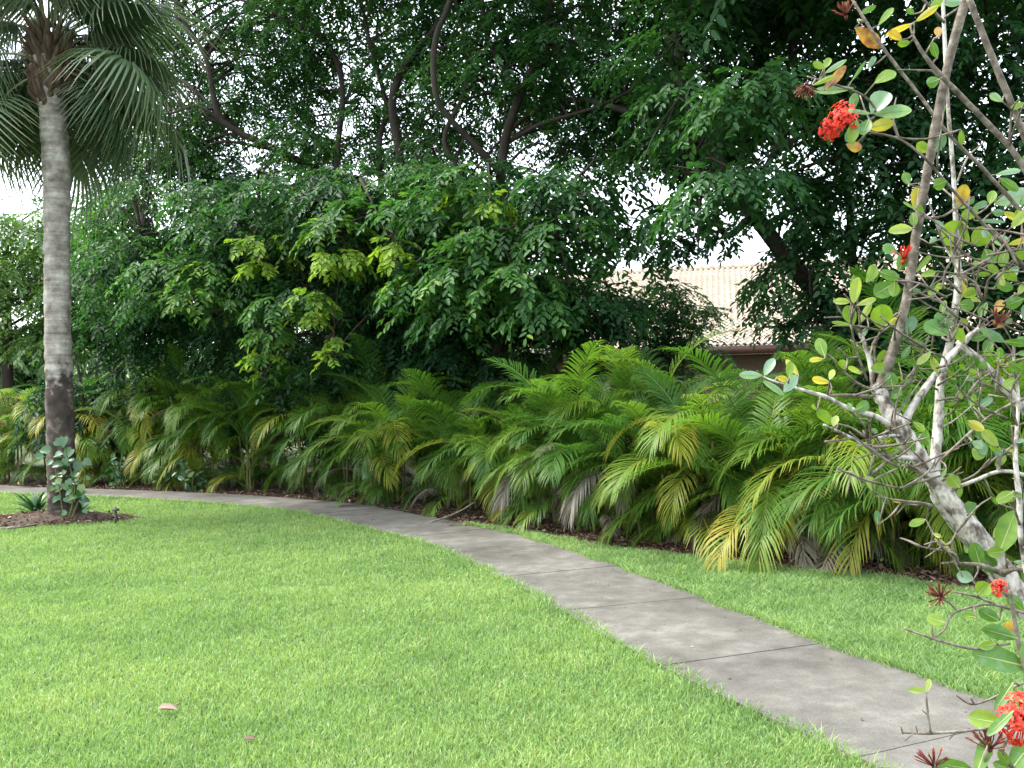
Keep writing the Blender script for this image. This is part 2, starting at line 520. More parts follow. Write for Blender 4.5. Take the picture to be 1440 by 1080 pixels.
mm.add(Vm, [(120 + b, 120 + (b + 1) % 40, 160) for b in range(40)], q)
tag(mm.obj('mulch_ground', M_SOIL), kind='structure')


# ------------------------------------------------------------------ grass
def patch(P, s=1.0):
    x, y = P[:, 0] * s, P[:, 1] * s
    return (np.sin(1.3 * x + 2.1 * y + .5) + np.sin(2.7 * x - 1.7 * y + 2) + np.sin(.6 * x - 3.3 * y) + np.sin(5.1 * x + 1.2 * y + 1) * .6 + np.sin(4.2 * y - 6.1 * x) * .5) / 4.1


def sample_lawn(n, poly, dmin, dmax, pw):
    out, got = [], 0
    while got < n:
        u = U(0, 1, 200000)
        a = 2 - pw
        d = (dmin ** a + u * (dmax ** a - dmin ** a)) ** (1 / a) if abs(a) > 1e-6 else dmin * (dmax / dmin) ** u
        P = np.column_stack([U(-.80, .74, len(d)) * d, d])
        P = P[inside(P, poly) & ~inside(P, MUL)]
        out.append(P); got += len(P)
    return np.vstack(out)[:n]


def grass(mb, P, hmin, hmax, tb):
    n = len(P)
    d = P[:, 1]
    pt, pt2 = patch(P, .9), patch(P, 3.7)
    h = U(hmin, hmax, n) * (1 + .2 * pt2)
    w = (.0030 + .00055 * d) * U(.7, 1.3, n)
    az = U(0, 2 * math.pi, n)
    lean = np.abs(R.normal(.55, .3, n)) * h
    L = np.column_stack([np.cos(az) * lean, np.sin(az) * lean, np.zeros(n)])
    az2 = U(0, 2 * math.pi, n)
    S = np.column_stack([np.cos(az2), np.sin(az2), np.zeros(n)]) * w[:, None] * .5
    B = np.column_stack([P, np.full(n, -.004)])
    mid = B + L * .35 + Z * (h * .6)[:, None]
    tip = B + L * 1.1 + Z * (h * .95)[:, None]
    V = np.stack([B - S, B + S, mid + S * .85, mid - S * .85, tip], 1).reshape(-1, 3)
    b = np.arange(n)[:, None] * 5
    t = np.clip(tb + .16 * pt + .12 * pt2 + .10 * patch(P, 13.0) + R.normal(0, .13, n), 0, .9)
    t = np.where(U(0, 1, n) < .018 + .02 * np.clip(pt, 0, 1), U(.92, 1, n), t)
    mb.add(V, b + [3, 2, 4], b + [0, 1, 2, 3], np.repeat(t, 5))


gm = MB()
grass(gm, sample_lawn(260000, LAWN, 2.2, 8.0, 1.4), .024, .046, .50)
grass(gm, sample_lawn(150000, LAWN, 7.6, 20, 1.3), .026, .050, .48)
grass(gm, sample_lawn(90000, STRIP, 3.0, 13, 1.2), .045, .082, .36)
# longer, ragged blades along the path edges
for edge, sgn, dens in ((EL, 1, 9000), (E[:jb], -1, 8000)):
    ii = R.integers(0, len(edge), dens)
    nl = NL[ii] * sgn
    P = edge[ii] + nl * (np.abs(R.normal(0, .06, dens))[:, None] - .035 + .03 * np.sin(ii * .35)[:, None] * np.sin(ii * .083)[:, None]) + R.normal(0, .02, (dens, 2))
    ok = (P[:, 1] > 2.5) & (P[:, 1] < 20)
    grass(gm, P[ok], .045, .085, .45)
tag(gm.obj('grass', M_GRASS, smooth=False), 'bright green mown lawn grass on both sides of the path', kind='stuff')

# leaf litter and mulch chips
lm = MB()


def litter(P, z, n, s=(.03, .09)):
    L = U(*s, n)
    d = R.normal(0, 1, (n, 3)); d[:, 2] *= .25
    nv = R.normal(0, .35, (n, 3)) + Z
    leaf_batch(lm, np.column_stack([P, z]), d, nv, L, L * U(.15, .5, n), np.clip(R.normal(.5, .25, n), 0, 1), .1, .05)


n = 16000
ii = R.integers(0, len(BED) - 1, n)
P = BED[ii] + (BED[ii + 1] - BED[ii]) * U(0, 1, n)[:, None] + np.column_stack([U(-.3, .5, n), np.abs(R.normal(0, .8, n)) + .02])
litter(P, U(0, .025, n), n)
n = 9000
ii = R.integers(jb, len(E), n)
P = E[ii] - NL[ii] * (np.abs(R.normal(0, .5, n)) + .01)[:, None]
litter(P, U(0, .03, n), n)
n = 420                                                # bits blown on to the path
ii = R.integers(0, len(E) - 60, n)
P = E[ii] + NL[ii] * (WID * R.beta(.6, .6, n))[:, None]
litter(P, np.full(n, H + .006), n, (.008, .035))
n = 2600
a, b = U(0, 2 * math.pi, n), np.sqrt(U(0, 1, n))
P = np.column_stack([PB[0] - .25 + 1.2 * b * np.cos(a), PB[1] + .05 + .64 * b * np.sin(a)])
litter(P, .015 + .13 * np.clip(1 - b, 0, 1) + U(0, .02, n), n, (.025, .08))
tag(lm.obj('leaf_litter', M_LITTER), 'brown leaf litter and mulch under the palms', kind='stuff')

# ------------------------------------------------------------------ areca palms
def frond_mesh(name, L, e0, bend, nl, lmax, m, tbase, tvar, droop=.5, yellowtip=0.0, tipdead=False):
    mb = MB()
    n = 22
    t = np.linspace(0, 1, n)
    ang = math.radians(e0) - math.radians(bend) * t ** 1.35
    st = np.column_stack([np.cos(ang), np.zeros(n), np.sin(ang)]) * (L / (n - 1))
    P = np.vstack([[0, 0, 0], np.cumsum(st[:-1], axis=0)])
    sway = U(-.12, .12)
    P[:, 1] += sway * L * t ** 2
    tube(mb, P[::3], np.linspace(.012, .003, len(P[::3])), 5, 2, tint=min(1, tbase + .25))
    T = nrm(np.gradient(P, axis=0))
    tl = np.linspace(.2, .995, nl)
    for sgn in (1, -1):
        tj = tl + U(-.006, .006, nl)
        tj = np.clip(tj, 0, 1)
        B = np.column_stack([np.interp(tj, t, P[:, k]) for k in range(3)])
        TT = nrm(np.column_stack([np.interp(tj, t, T[:, k]) for k in range(3)]))
        S = nrm(np.cross(Z, TT)) if True else 0
        S = np.where(np.isnan(S), [0, 1, 0], S)
        Nn = np.cross(TT, S)
        u = (tj - .2) / .8
        al = np.radians(62 - 42 * u) + R.normal(0, .05, nl)
        d = TT * np.cos(al)[:, None] + S * (sgn * np.sin(al))[:, None] + Nn * (.42 - .25 * u)[:, None] + R.normal(0, .035, (nl, 3))
        d = nrm(d)
        ln = lmax * (.55 + 1.1 * u - 1.35 * u ** 2.2) * U(.92, 1.08, nl)
        ln = np.clip(ln, .08, None)
        w = .0088 * (.6 + .5 * np.sin(np.pi * np.clip(u * .9 + .1, 0, 1)))
        wd = nrm(np.cross(d, Nn)) * w[:, None]
        p1 = B + d * (ln * .35)[:, None] - Z * (ln * droop * .06)[:, None]
        p2 = B + d * (ln * .70)[:, None] - Z * (ln * droop * .26)[:, None]
        p3 = B + d * (ln * .98)[:, None] - Z * (ln * droop * .72)[:, None]
        V = np.stack([B + wd * .4, B - wd * .4, p1 + wd, p1 - wd, p2 + wd * .75, p2 - wd * .75, p3], 1).reshape(-1, 3)
        b = np.arange(nl)[:, None] * 7
        tn = np.clip(tbase + R.normal(0, tvar, nl) + yellowtip * u, 0, 1)[:, None] * np.ones((1, 7))
        tn = np.clip(tn + np.array([0, 0, 0, 0, .03, .03, .12]) * (1 + 2 * yellowtip), 0, 1)
        mb.add(V, b + [4, 5, 6], np.vstack([b + [0, 1, 3, 2], b + [2, 3, 5, 4]]), tn.ravel())
    return mb.mesh(name, m)


FR_UP = [frond_mesh('frond', U(1.45, 1.9), U(70, 84), U(60, 105), 42, U(.44, .54), M_ARECA, U(.36, .52), .05, .45) for _ in range(6)]
FR_OUT = [frond_mesh('frond', U(1.3, 1.75), U(42, 62), U(85, 130), 40, U(.44, .54), M_ARECA, U(.40, .60), .05, .6) for _ in range(7)]
FR_YEL = [frond_mesh('frond', U(1.2, 1.6), U(30, 50), U(95, 135), 38, U(.40, .50), M_ARECA, U(.58, .74), .06, .7, .10) for _ in range(4)]
FR_DEAD = [frond_mesh('dead_frond', U(.9, 1.2), U(5, 30), U(95, 120), 30, U(.26, .36), M_DEAD, .5, .2, 1.3) for _ in range(3)]
CANES = []
for _ in range(4):
    mb = MB()
    h = 1.0
    tube(mb, [(0, 0, -.08), (U(-.02, .02), U(-.02, .02), .5), (0, 0, h)], [.024, .020, .017], 7, 4)
    CANES.append(mb.mesh('stem', M_STEM))


def areca(x, y, label, hgt=1.0, nst=6, yel=.15, dead=.06, dark=0.0, spread=.38, suck=1):
    root = thing('areca_palm', label, 'palm', (x, y, 0), 'areca palms in the hedge along the path')
    for k in range(nst):
        a = U(0, 2 * math.pi)
        r = spread * math.sqrt(U(0, 1))
        bx, by = r * math.cos(a), r * math.sin(a)
        h = hgt * U(.25, 1.0) * (1.15 - .5 * r / spread)
        st = link('stem', CANES[R.integers(4)], root, (bx, by, 0))
        st.rotation_euler = (R.normal(0, .08), R.normal(0, .08), U(0, 6))
        st.scale = (1, 1, h)
        nf = R.integers(5, 8)
        off = U(0, 6.28)
        for f in range(suck):                            # basal suckers hide the canes
            o = link('frond', (FR_OUT + FR_YEL)[R.integers(9)], root, (bx * 1.1, by * 1.1, .02))
            o.rotation_euler = (R.normal(0, .12), R.normal(0, .12), U(0, 6.28))
            o.scale = (U(.55, .8),) * 3
        for f in range(nf):
            az = off + f * 2.4 + R.normal(0, .2)
            u = U(0, 1)
            name = 'frond'
            if u < dead:
                me = FR_DEAD[R.integers(3)]; name = 'dead_frond'
            elif u < dead + yel:
                me = FR_YEL[R.integers(4)]
            elif f >= nf - 2:
                me = FR_UP[R.integers(6)]
            else:
                me = FR_OUT[R.integers(7)]
            o = link(name, me, root, (bx, by, h * U(.88, 1.0) if name == 'frond' else h * U(.7, .95)))
            o.rotation_euler = (R.normal(0, .1), R.normal(0, .1), az)
            s = U(.8, 1.12)
            o.scale = (s, s, s)
            if name == 'dead_frond':
                o['label'] = 'dry grey dead frond hanging down'
    return root


def hp(px, dd):
    """a point of the hedge line: the bed or path edge below pixel column px, dd metres further back"""
    c = np.vstack([E[jb:][::-1], BED])
    u = np.array([720 + F * p[0] / p[1] for p in c])
    k = np.argmin(np.abs(u - px))
    p = c[k]
    q = nrm(p)
    return p + np.array([.25, .97]) * dd if px > 560 else p + np.array([.1, .99]) * dd


PALMS = [  # px, metres behind the bed edge, height, stems, yellow share, dead share, label
    (1500, .9, 1.0, 7, .2, .05, 'areca palm at the right end of the hedge, behind the ixora branches'),
    (1390, .9, 1.0, 7, .2, .05, 'areca palm showing between the two ixora trunks at right'),
    (1290, .75, .95, 7, .4, .05, 'areca palm with yellow fronds just left of the pale ixora trunk'),
    (1195, .75, .8, 7, .25, .05, 'low areca palm with fronds touching the soil below the leafy ixora twig'),
    (1105, .75, .9, 7, .25, .14, 'areca palm with a grey dead frond below the roof eave'),
    (1020, .8, .95, 8, .4, .08, 'bright yellow green areca palm at the front of the hedge, left of the eave'),
    (945, .75, .75, 7, .35, .16, 'areca palm with orange and grey dead fronds hanging to the soil'),
    (860, .8, .85, 7, .2, .14, 'areca palm with a grey dead frond stuck among green ones, middle of the strip'),
    (770, .8, 1.15, 8, .15, .06, 'tallest bright areca palm, arching highest in the hedge middle'),
    (700, .85, .95, 8, .15, .1, 'areca palm above the start of the narrow grass strip'),
    (615, .85, .9, 7, .08, .06, 'areca palm hanging over the bend of the concrete path'),
    (545, .8, .85, 7, .05, .03, 'dark areca palm beside the small broad leaved seedling'),
    (475, .85, .9, 7, .05, .03, 'dark areca palm under the hanging lime green sprays'),
    (405, .8, .9, 7, .06, .03, 'shaded areca palm behind the far part of the path'),
    (335, .85, .95, 7, .1, .04, 'shaded areca palm between lime sprays and the low dark shrubs'),
    (270, .85, .95, 7, .25, .04, 'areca palm behind the low dark shrubs by the far path'),
    (205, .85, 1.0, 7, .4, .06, 'brownish areca palm right of the cabbage palm trunk'),
    (150, .85, 1.05, 7, .55, .06, 'yellowing areca palm close behind the path light'),
    (85, .9, 1.1, 7, .6, .06, 'yellow areca palm straight behind the cabbage palm trunk'),
    (25, .9, 1.1, 7, .65, .06, 'golden yellow areca palm left of the cabbage palm trunk'),
    (-45, .9, 1.05, 7, .6, .06, 'yellow areca palm at the left end of the hedge'),
    (1330, 1.9, 1.3, 6, .05, .02, 'dark tall areca palm in the back row behind the pale ixora trunk'),
    (1165, 1.9, 1.35, 6, .05, .02, 'tall areca palm rising in front of the roof end'),
    (905, 1.9, 1.25, 6, .05, .02, 'areca palm in the back row under the round bush'),
    (815, 2.0, 1.4, 6, .08, .02, 'tall back row areca palm right of the highest arching one'),
    (690, 2.1, 1.3, 6, .03, .02, 'back row areca palm at the pink gap beside the roof'),
    (580, 2.1, 1.35, 6, .02, .02, 'dark back row areca palm over the path bend'),
    (440, 2.1, 1.25, 6, .02, .02, 'black green back row areca palm under the lime vine'),
    (300, 2.2, 1.2, 6, .1, .02, 'dim back row areca palm below the dark canopy'),
    (120, 2.2, 1.3, 6, .5, .02, 'yellow back row areca palm right behind the grey trunk'),
]
for px, dd, h, ns, ye, de, lab in PALMS:
    p = hp(px, dd + (.55 if 560 < px < 720 else .38))
    areca(p[0], p[1], lab, h * float(np.interp(px, [0, 400, 620, 800, 1300], [1.95, 1.8, 1.42, 1.32, 1.2])), ns + 1, min(.85, ye * (1.4 if px < 160 else 1)), de, suck=2 if px < 600 else 1)

# ------------------------------------------------------------------ cabbage palm
def fan_mesh(name, Rad, tb):
    """costapalmate leaf: petiole along +X, blade of pleated segments with hanging tips"""
    mb = MB()
    pl = U(.6, .85)
    el = math.radians(U(0, 10))
    pet = np.array([(0, 0, 0), (pl * .5, 0, pl * .10), (pl, 0, pl * .08)])
    tube(mb, pet, [.022, .016, .013], 6, 4, tint=.85)
    C0 = pet[-1]
    n = 54
    costa = .45 * Rad
    for k in range(n):
        u = (k + .5) / n * 2 - 1
        a = math.radians(150) * u
        # segments leave from points along a down-curving costa
        cpos = C0 + np.array([costa * (1 - abs(u)) ** .8, 0, -.32 * costa * (1 - abs(u)) ** 1.6])
        ln = Rad * (1 - .35 * abs(u) ** 1.5) * U(.92, 1.05)
        d = np.array([math.cos(a), math.sin(a), .10 * abs(u) + U(-.05, .05)])
        s = np.array([-math.sin(a), math.cos(a), 0])
        w = .019
        st = [0, .35, .62, .82, 1.0]
        wf = [.35, 1.3, .9, .45, .08]
        sag = [0, .06, .26, .58, 1.0]
        sg = U(.85, 1.25)
        pts = [cpos + d * ln * q * (1 - .12 * q * q) - Z * ln * g_ * sg for q, g_ in zip(st, sag)]
        pts[-1] = pts[-1] + R.normal(0, .025, 3)
        V = []
        for p_, f_ in zip(pts, wf):
            V += [p_ + s * w * f_, p_ + Z * .006 * f_, p_ - s * w * f_]
        q4 = []
        for b in range(4):
            q4 += [(b * 3, b * 3 + 1, b * 3 + 4, b * 3 + 3), (b * 3 + 1, b * 3 + 2, b * 3 + 5, b * 3 + 4)]
        t = np.clip(tb + R.normal(0, .06) + np.repeat([0, 0, .05, .15, .4], 3), 0, 1)
        mb.add(V, None, q4, t)
    return mb.mesh(name, M_FAN)


cp_root = thing('cabbage_palm', 'tall cabbage palm with grey trunk, dark foot and drooping fan fronds', 'palm tree', PB)
mb = MB()
dP = PB[1]
tr_px = [(90, 745, 44), (89, 722, 43), (88, 700, 38.5), (86, 650, 37), (84, 560, 36), (81, 440, 34), (80, 330, 34), (80, 250, 36), (76, 180, 36), (73, 135, 38), (70, 82, 42)]
TP = np.array([at(a, b, dP) - PB for a, b, c in tr_px])
TP[0, 2] = -.05
tube(mb, TP, [c * dP / F / 2 for a, b, c in tr_px], 20, 14, .035)
mb.obj('trunk', M_PALMBARK, cp_root)
TOP = TP[-1]
mb = MB()
tube(mb, [TOP + Z * z for z in (-.62, -.45, -.2, .1, .35)], [.15, .19, .21, .19, .1], 14, 4, .12)
for k in range(80):                                    # old leaf bases and fibre below the crown
    a, zz = k * 2.4, -.72 + .012 * k + U(-.03, .03)
    r0 = .19
    o = TOP + np.array([r0 * math.cos(a), r0 * math.sin(a), zz])
    dv = np.array([math.cos(a), math.sin(a), 0])
    ln = U(.18, .42)
    sw = np.array([-dv[1], dv[0], 0]) * U(-.1, .1)
    tube(mb, [o - dv * .08, o + dv * .04 + Z * ln * .5 + sw * .4, o + dv * (.08 + .12 * U(0, 1)) + Z * ln + sw], [.05, .04, U(.008, .022)], 6, 3, .12)
mb.obj('leaf_base', M_BOOT, cp_root)
FANS = [fan_mesh('fan_frond', U(.85, 1.05), U(.35, .65)) for _ in range(7)]
for k in range(52):
    a = k * 2.39996 + .3
    if k > 22 and math.sin(a) < -.6:                    # none hangs straight in front of the trunk
        a = -a + .2
    el = math.radians(82 - 125 * (k / 51) ** 1.05)       # upright spear leaves first, hanging ones last
    o = link('fan_frond', FANS[k % 7], cp_root, TOP + Z * (.55 - .75 * k / 51) + np.array([.1 * math.cos(a), .1 * math.sin(a), 0]))
    o.rotation_euler = (Matrix.Rotation(a, 3, 'Z') @ Matrix.Rotation(-el, 3, 'Y') @ Matrix.Rotation(R.normal(0, .25), 3, 'X')).to_euler()
    s = U(.85, 1.1)
    o.scale = (s, s, s)


# plants at its foot
def heart_leaf(mb, p, d, nv, L, tint):
    d = nrm(d); w = nrm(np.cross(nv, d)); nn = np.cross(d, w)
    prof = [(-.12, .22), (.05, .42), (.3, .48), (.6, .36), (.85, .14)]
    V = [p, p + d * L * 1.0 - nn * L * .15]
    for sg in (1, -1):
        for x, y in prof:
            V.append(p + d * L * x + w * (sg * y * L) + nn * (y * L * .25 - x * x * L * .15))
    mid = [p + d * L * x - nn * (x * x * L * .15) for x in (.3, .6)]
    V += mid
    f = []
    for sg in (0, 1):
        b = 2 + sg * 5
        q = [(0, b, b + 1), (0, b + 1, b + 2, 12), (12, b + 2, b + 3, 13), (13, b + 3, b + 4, 1)]
        f += q if sg == 0 else [tuple(reversed(x)) for x in q]
    mb.add(V, [x for x in f if len(x) == 3], [x for x in f if len(x) == 4], tint)


vine = thing('climbing_vine', 'glossy vine with heart shaped leaves climbing the dark foot of the palm', 'vine', PB + np.array([.1, -.25, .02]))
vb = np.array(vine.location)
ms, ml = MB(), MB()
dv_ = dP - .3
vs = [[(95, 735), (105, 690), (98, 655), (88, 620)], [(98, 735), (112, 700), (120, 670), (112, 645)], [(90, 735), (84, 690), (76, 650), (72, 630)]]
for s_ in vs:
    tube(ms, [at(a, b, dv_ - .02) - vb for a, b in s_], [.012, .01, .008, .006], 5, 4)
hl = [(70, 632, 13, .5), (90, 615, 14, .4), (78, 620, 12, .6), (101, 632, 17, .5), (60, 640, 10, .6), (78, 640, 12, .5), (88, 652, 13, .3), (112, 650, 14, .3), (97, 648, 12, .35), (108, 665, 12, .3), (80, 668, 10, .8), (118, 648, 12, .3), (90, 680, 10, .8), (86, 677, 9, .9), (100, 690, 10, .4), (115, 682, 11, .9), (118, 672, 9, .8), (95, 675, 9, .6), (108, 676, 9, .4), (102, 698, 10, .95), (80, 700, 9, .4), (112, 698, 10, .3), (75, 685, 8, .8), (92, 700, 9, .5)]
for a, b, L, t in hl + [(U(72, 122), U(640, 720), U(7, 11), U(.2, .9)) for _ in range(26)]:
    p = at(a, b, dv_ + U(-.15, .12)) - vb
    heart_leaf(ml, p, np.array([U(-1, 1), U(-.6, 0), U(-.9, .3)]), np.array([U(-.4, .4), -.8, U(.2, 1)]), L * 1.05 * dP / F, t * .8)
ms.obj('stem', M_STEM, vine)
ml.obj('foliage', M_BROAD, vine)


def rosette(px, py, lab, n, L, t):
    p0 = gnd(px, py)
    ro = thing('rosette_plant', lab, 'plant', p0, 'strap leaved rosettes at the palm foot')
    mb = MB()
    for k in range(n):
        a, e = k * 2.4, math.radians(U(18, 70))
        d = np.array([math.cos(a) * math.cos(e), math.sin(a) * math.cos(e), math.sin(e)])
        s = np.array([-math.sin(a), math.cos(a), 0])
        ln = L * U(.7, 1.15)
        q = np.linspace(0, 1, 6)
        w = .03 * np.array([.7, 1, 1, .85, .55, .05])
        c = d * (q * ln)[:, None] - Z * (q ** 2.2 * ln * .35)[:, None] + Z * .03
        V = np.stack([c + s * w[:, None], c - s * w[:, None] * 1, ], 1).reshape(-1, 3)
        mb.add(V, None, [(2 * i, 2 * i + 1, 2 * i + 3, 2 * i + 2) for i in range(5)], np.clip(t + R.normal(0, .15), 0, 1))
    mb.obj('foliage', M_BROAD, ro)


rosette(50, 724, 'dark strap leaved rosette left of the palm foot', 34, .62, .15)
rosette(112, 727, 'dark strap leaved rosette right of the palm foot, near the path light', 28, .46, .15)

pl = thing('path_light', 'small dark metal path light staked in the lawn edge', 'path light', gnd(163, 738))
mb = MB(); tube(mb, [(0, 0, -.06), (0, 0, .19)], [.016, .016], 10, 2); mb.obj('post', M_METAL, pl)
mb = MB()
tube(mb, [(0, 0, .185), (0, 0, .19), (0, 0, .205), (0, 0, .235)], [.012, .05, .048, .012], 14, 1, smooth=False)
mb.obj('lamp_cap', M_METAL, pl)
mb = MB(); tube(mb, [(.03, -.02, .0), (.2, -.04, .012), (.32, -.03, .004)], [.01, .009, .008], 6, 3)
mb.obj('cable', M_METAL, pl)

# ------------------------------------------------------------------ broadleaf trees
DT = ([-300, 0, 300, 500, 700, 1000, 1250, 1440, 1700], [21, 20, 18.5, 16.8, 14.9, 13.0, 12.0, 11.2, 10.4])


def dt(px):
    return float(np.interp(px, *DT))


def make_tree(name, label, cat, base, limbs, boughs, m_leaf=M_TREE, m_bark=M_BARK, group=None, hang=()):
    """limbs: lists of (px, py, d, width px); boughs: (point, radius, sprays, leaf length, tint, droop)"""
    root = thing(name, label, cat, base, group)
    b0 = np.asarray(base, float)
    tm, lf = MB(), MB()
    pts, rads = [], []
    for lb in limbs:
        P = np.array([at(a, b, d) if b is not None else np.array([*base[:2], d]) for a, b, d, w in lb]) - b0
        rd = [w * max(d, 9) / F / 2 if b is not None else w for a, b, d, w in lb]
        c = tube(tm, P, [r * .85 for r in rd], 9, 6, .05)
        pts.append(c); rads.append(np.interp(np.linspace(0, 1, len(c)), np.linspace(0, 1, len(rd)), rd))
    pts = np.vstack(pts)
    rads = np.concatenate(rads)
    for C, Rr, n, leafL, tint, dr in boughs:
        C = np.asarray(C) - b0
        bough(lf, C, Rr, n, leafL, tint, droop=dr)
        k = np.argmin(np.linalg.norm((pts - C) * [1, 1, 1.3], axis=1) + np.where(pts[:, 2] > C[2] + .15, 3.0, 0))
        a = pts[k]
        dist = np.linalg.norm(C - a)
        if dist > .25:
            mid = (a + C) / 2 + R.normal(0, .12 * dist, 3) + Z * .22 * dist
            r0 = min(rads[k] * .6, .012 + .012 * dist)
            tube(tm, [a, mid, C], [r0, r0 * .7, .006], 5, 4)
            for _ in range(3):
                e = C + R.normal(0, .55 * Rr, 3)
                tube(tm, [C * .75 + mid * .25, (C + e) / 2 + R.normal(0, .08, 3), e], [r0 * .5, r0 * .35, .004], 4, 3)
    for strand in hang:                                  # thin hanging shoots with small sprays
        P = np.array([at(*s) for s in strand]) - b0
        tube(tm, P, np.full(len(P), .006), 4, 4)
    tm.obj('trunk', m_bark, root)
    lf.obj('crown', m_leaf, root)
    return root


def fill(x0, x1, y0, y1, n, Rr, spr, leafL, t0, t1, dd=(-1.2, 2.2), droop=.9, avoid=()):
    out = []
    k = 0
    while len(out) < n and k < 5000:
        k += 1
        px, py = U(x0, x1), U(y0, y1)
        if any(a <= px <= b and c <= py <= d for a, b, c, d in avoid):
            continue
        d = dt(px) + U(*dd)
        out.append((at(px, py, d), Rr * U(.75, 1.3), int(spr * U(.8, 1.2)), leafL, U(t0, t1), droop))
    return out


def px_bough(px, py, Rr, spr, leafL, tint, dd=-1.3, droop=1.0):
    return (at(px, py, dt(px) + dd), Rr, spr, leafL, tint, droop)


HOUSE_GAP = ((872, 1140, 345, 500), (980, 1030, 310, 380))
SKY_L = ((-50, 62, 150, 320), (125, 160, 200, 240))

# centre tree, forked low
xa = at(700, 560, 15.3)
limbs = [[(0, None, -.1, .20), (700, 400, 15.3, 26), (700, 300, 15.3, 20), (705, 240, 15.2, 17), (712, 190, 15.1, 15), (730, 138, 15.0, 14), (755, 80, 14.9, 12), (772, 10, 14.8, 10), (780, -120, 14.8, 7)],
         [(704, 250, 15.2, 13), (695, 233, 15.1, 12), (633, 167, 14.9, 10), (612, 128, 14.8, 10), (612, 58, 14.8, 10), (633, 0, 14.9, 9), (660, -110, 15, 6)],
         [(730, 135, 15, 9), (727, 128, 15.1, 9), (688, 58, 15.3, 8), (678, 0, 15.4, 7), (668, -90, 15.5, 5)],
         [(700, 320, 15.4, 12), (660, 260, 15.6, 10), (625, 198, 15.7, 9), (653, 132, 15.8, 8), (658, 85, 15.8, 7), (641, 0, 15.9, 6)],
         [(715, 200, 15.2, 8), (760, 175, 14.8, 7), (840, 150, 14.2, 6), (900, 120, 13.8, 4)]]
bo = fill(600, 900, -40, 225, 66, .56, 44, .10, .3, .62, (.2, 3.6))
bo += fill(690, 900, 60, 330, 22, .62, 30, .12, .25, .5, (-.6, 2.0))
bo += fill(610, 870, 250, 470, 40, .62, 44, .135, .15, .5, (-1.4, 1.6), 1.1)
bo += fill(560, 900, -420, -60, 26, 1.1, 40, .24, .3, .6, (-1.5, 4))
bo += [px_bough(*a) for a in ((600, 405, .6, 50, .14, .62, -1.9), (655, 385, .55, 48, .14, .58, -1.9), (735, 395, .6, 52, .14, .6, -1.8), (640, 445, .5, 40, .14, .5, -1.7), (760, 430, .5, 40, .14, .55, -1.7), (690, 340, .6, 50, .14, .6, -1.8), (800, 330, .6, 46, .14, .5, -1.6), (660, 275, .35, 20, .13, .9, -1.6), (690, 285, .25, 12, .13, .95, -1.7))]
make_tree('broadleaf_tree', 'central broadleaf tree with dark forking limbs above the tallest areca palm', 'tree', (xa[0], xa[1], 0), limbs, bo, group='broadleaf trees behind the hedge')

# centre-left tree
xb = at(552, 560, 17.2)
limbs = [[(0, None, -.1, .19), (560, 420, 17.2, 22), (567, 330, 17.1, 18), (567, 249, 17, 15), (552, 155, 16.8, 14), (563, 105, 16.7, 13), (610, 43, 16.5, 11), (633, 0, 16.4, 9), (680, -120, 16.2, 6)],
         [(560, 400, 17.2, 14), (540, 330, 17.4, 12), (536, 268, 17.5, 10), (534, 194, 17.5, 9), (544, 152, 17.5, 8), (520, 60, 17.6, 7), (500, -40, 17.7, 5)],
         [(555, 420, 17.3, 14), (500, 330, 17.6, 12), (474, 237, 17.7, 10), (482, 128, 17.8, 9), (458, 58, 17.8, 8), (400, 27, 17.8, 6), (340, 0, 17.8, 5)]]
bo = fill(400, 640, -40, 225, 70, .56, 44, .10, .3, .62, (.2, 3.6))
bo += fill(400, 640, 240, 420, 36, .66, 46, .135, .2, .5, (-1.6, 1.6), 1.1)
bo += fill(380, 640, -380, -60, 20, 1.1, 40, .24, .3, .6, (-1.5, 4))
bo += [px_bough(*a) for a in ((470, 325, .5, 44, .14, .75, -2.0), (478, 365, .38, 34, .14, .95, -2.2), (372, 345, .45, 36, .14, .85, -2.0), (365, 375, .25, 14, .14, .95, -2.1), (440, 420, .30, 22, .14, .85, -2.2), (432, 445, .2, 12, .13, .97, -2.2), (395, 430, .5, 44, .14, .6, -2.0), (382, 470, .35, 26, .14, .75, -2.1), (373, 500, .26, 18, .13, .88, -2.1), (372, 520, .12, 6, .12, .85, -2.1), (462, 477, .16, 7, .12, .95, -2.2), (467, 498, .17, 10, .12, .95, -2.2), (552, 345, .22, 9, .15, .97, -2.2), (560, 362, .18, 7, .14, .95, -2.2), (510, 300, .6, 50, .14, .55, -1.8), (590, 300, .6, 44, .14, .55, -1.7), (590, 250, .55, 40, .12, .5, -1.0), (545, 262, .5, 36, .12, .5, -1.0), (640, 258, .5, 40, .12, .5, -2.4), (500, 250, .5, 34, .12, .5, -.6), (440, 245, .5, 34, .12, .5, .4))]
make_tree('broadleaf_tree', 'broadleaf tree with lime green sprays hanging over the hedge', 'tree', (xb[0], xb[1], 0), limbs, bo, group='broadleaf trees behind the hedge',
          hang=[[(478, 370, dt(478) - 2.2), (474, 420, dt(478) - 2.2), (470, 440, dt(478) - 2.2), (470, 468, dt(478) - 2.2), (467, 495, dt(478) - 2.2)], [(550, 310, dt(552) - 2.1), (552, 345, dt(552) - 2.2)]])

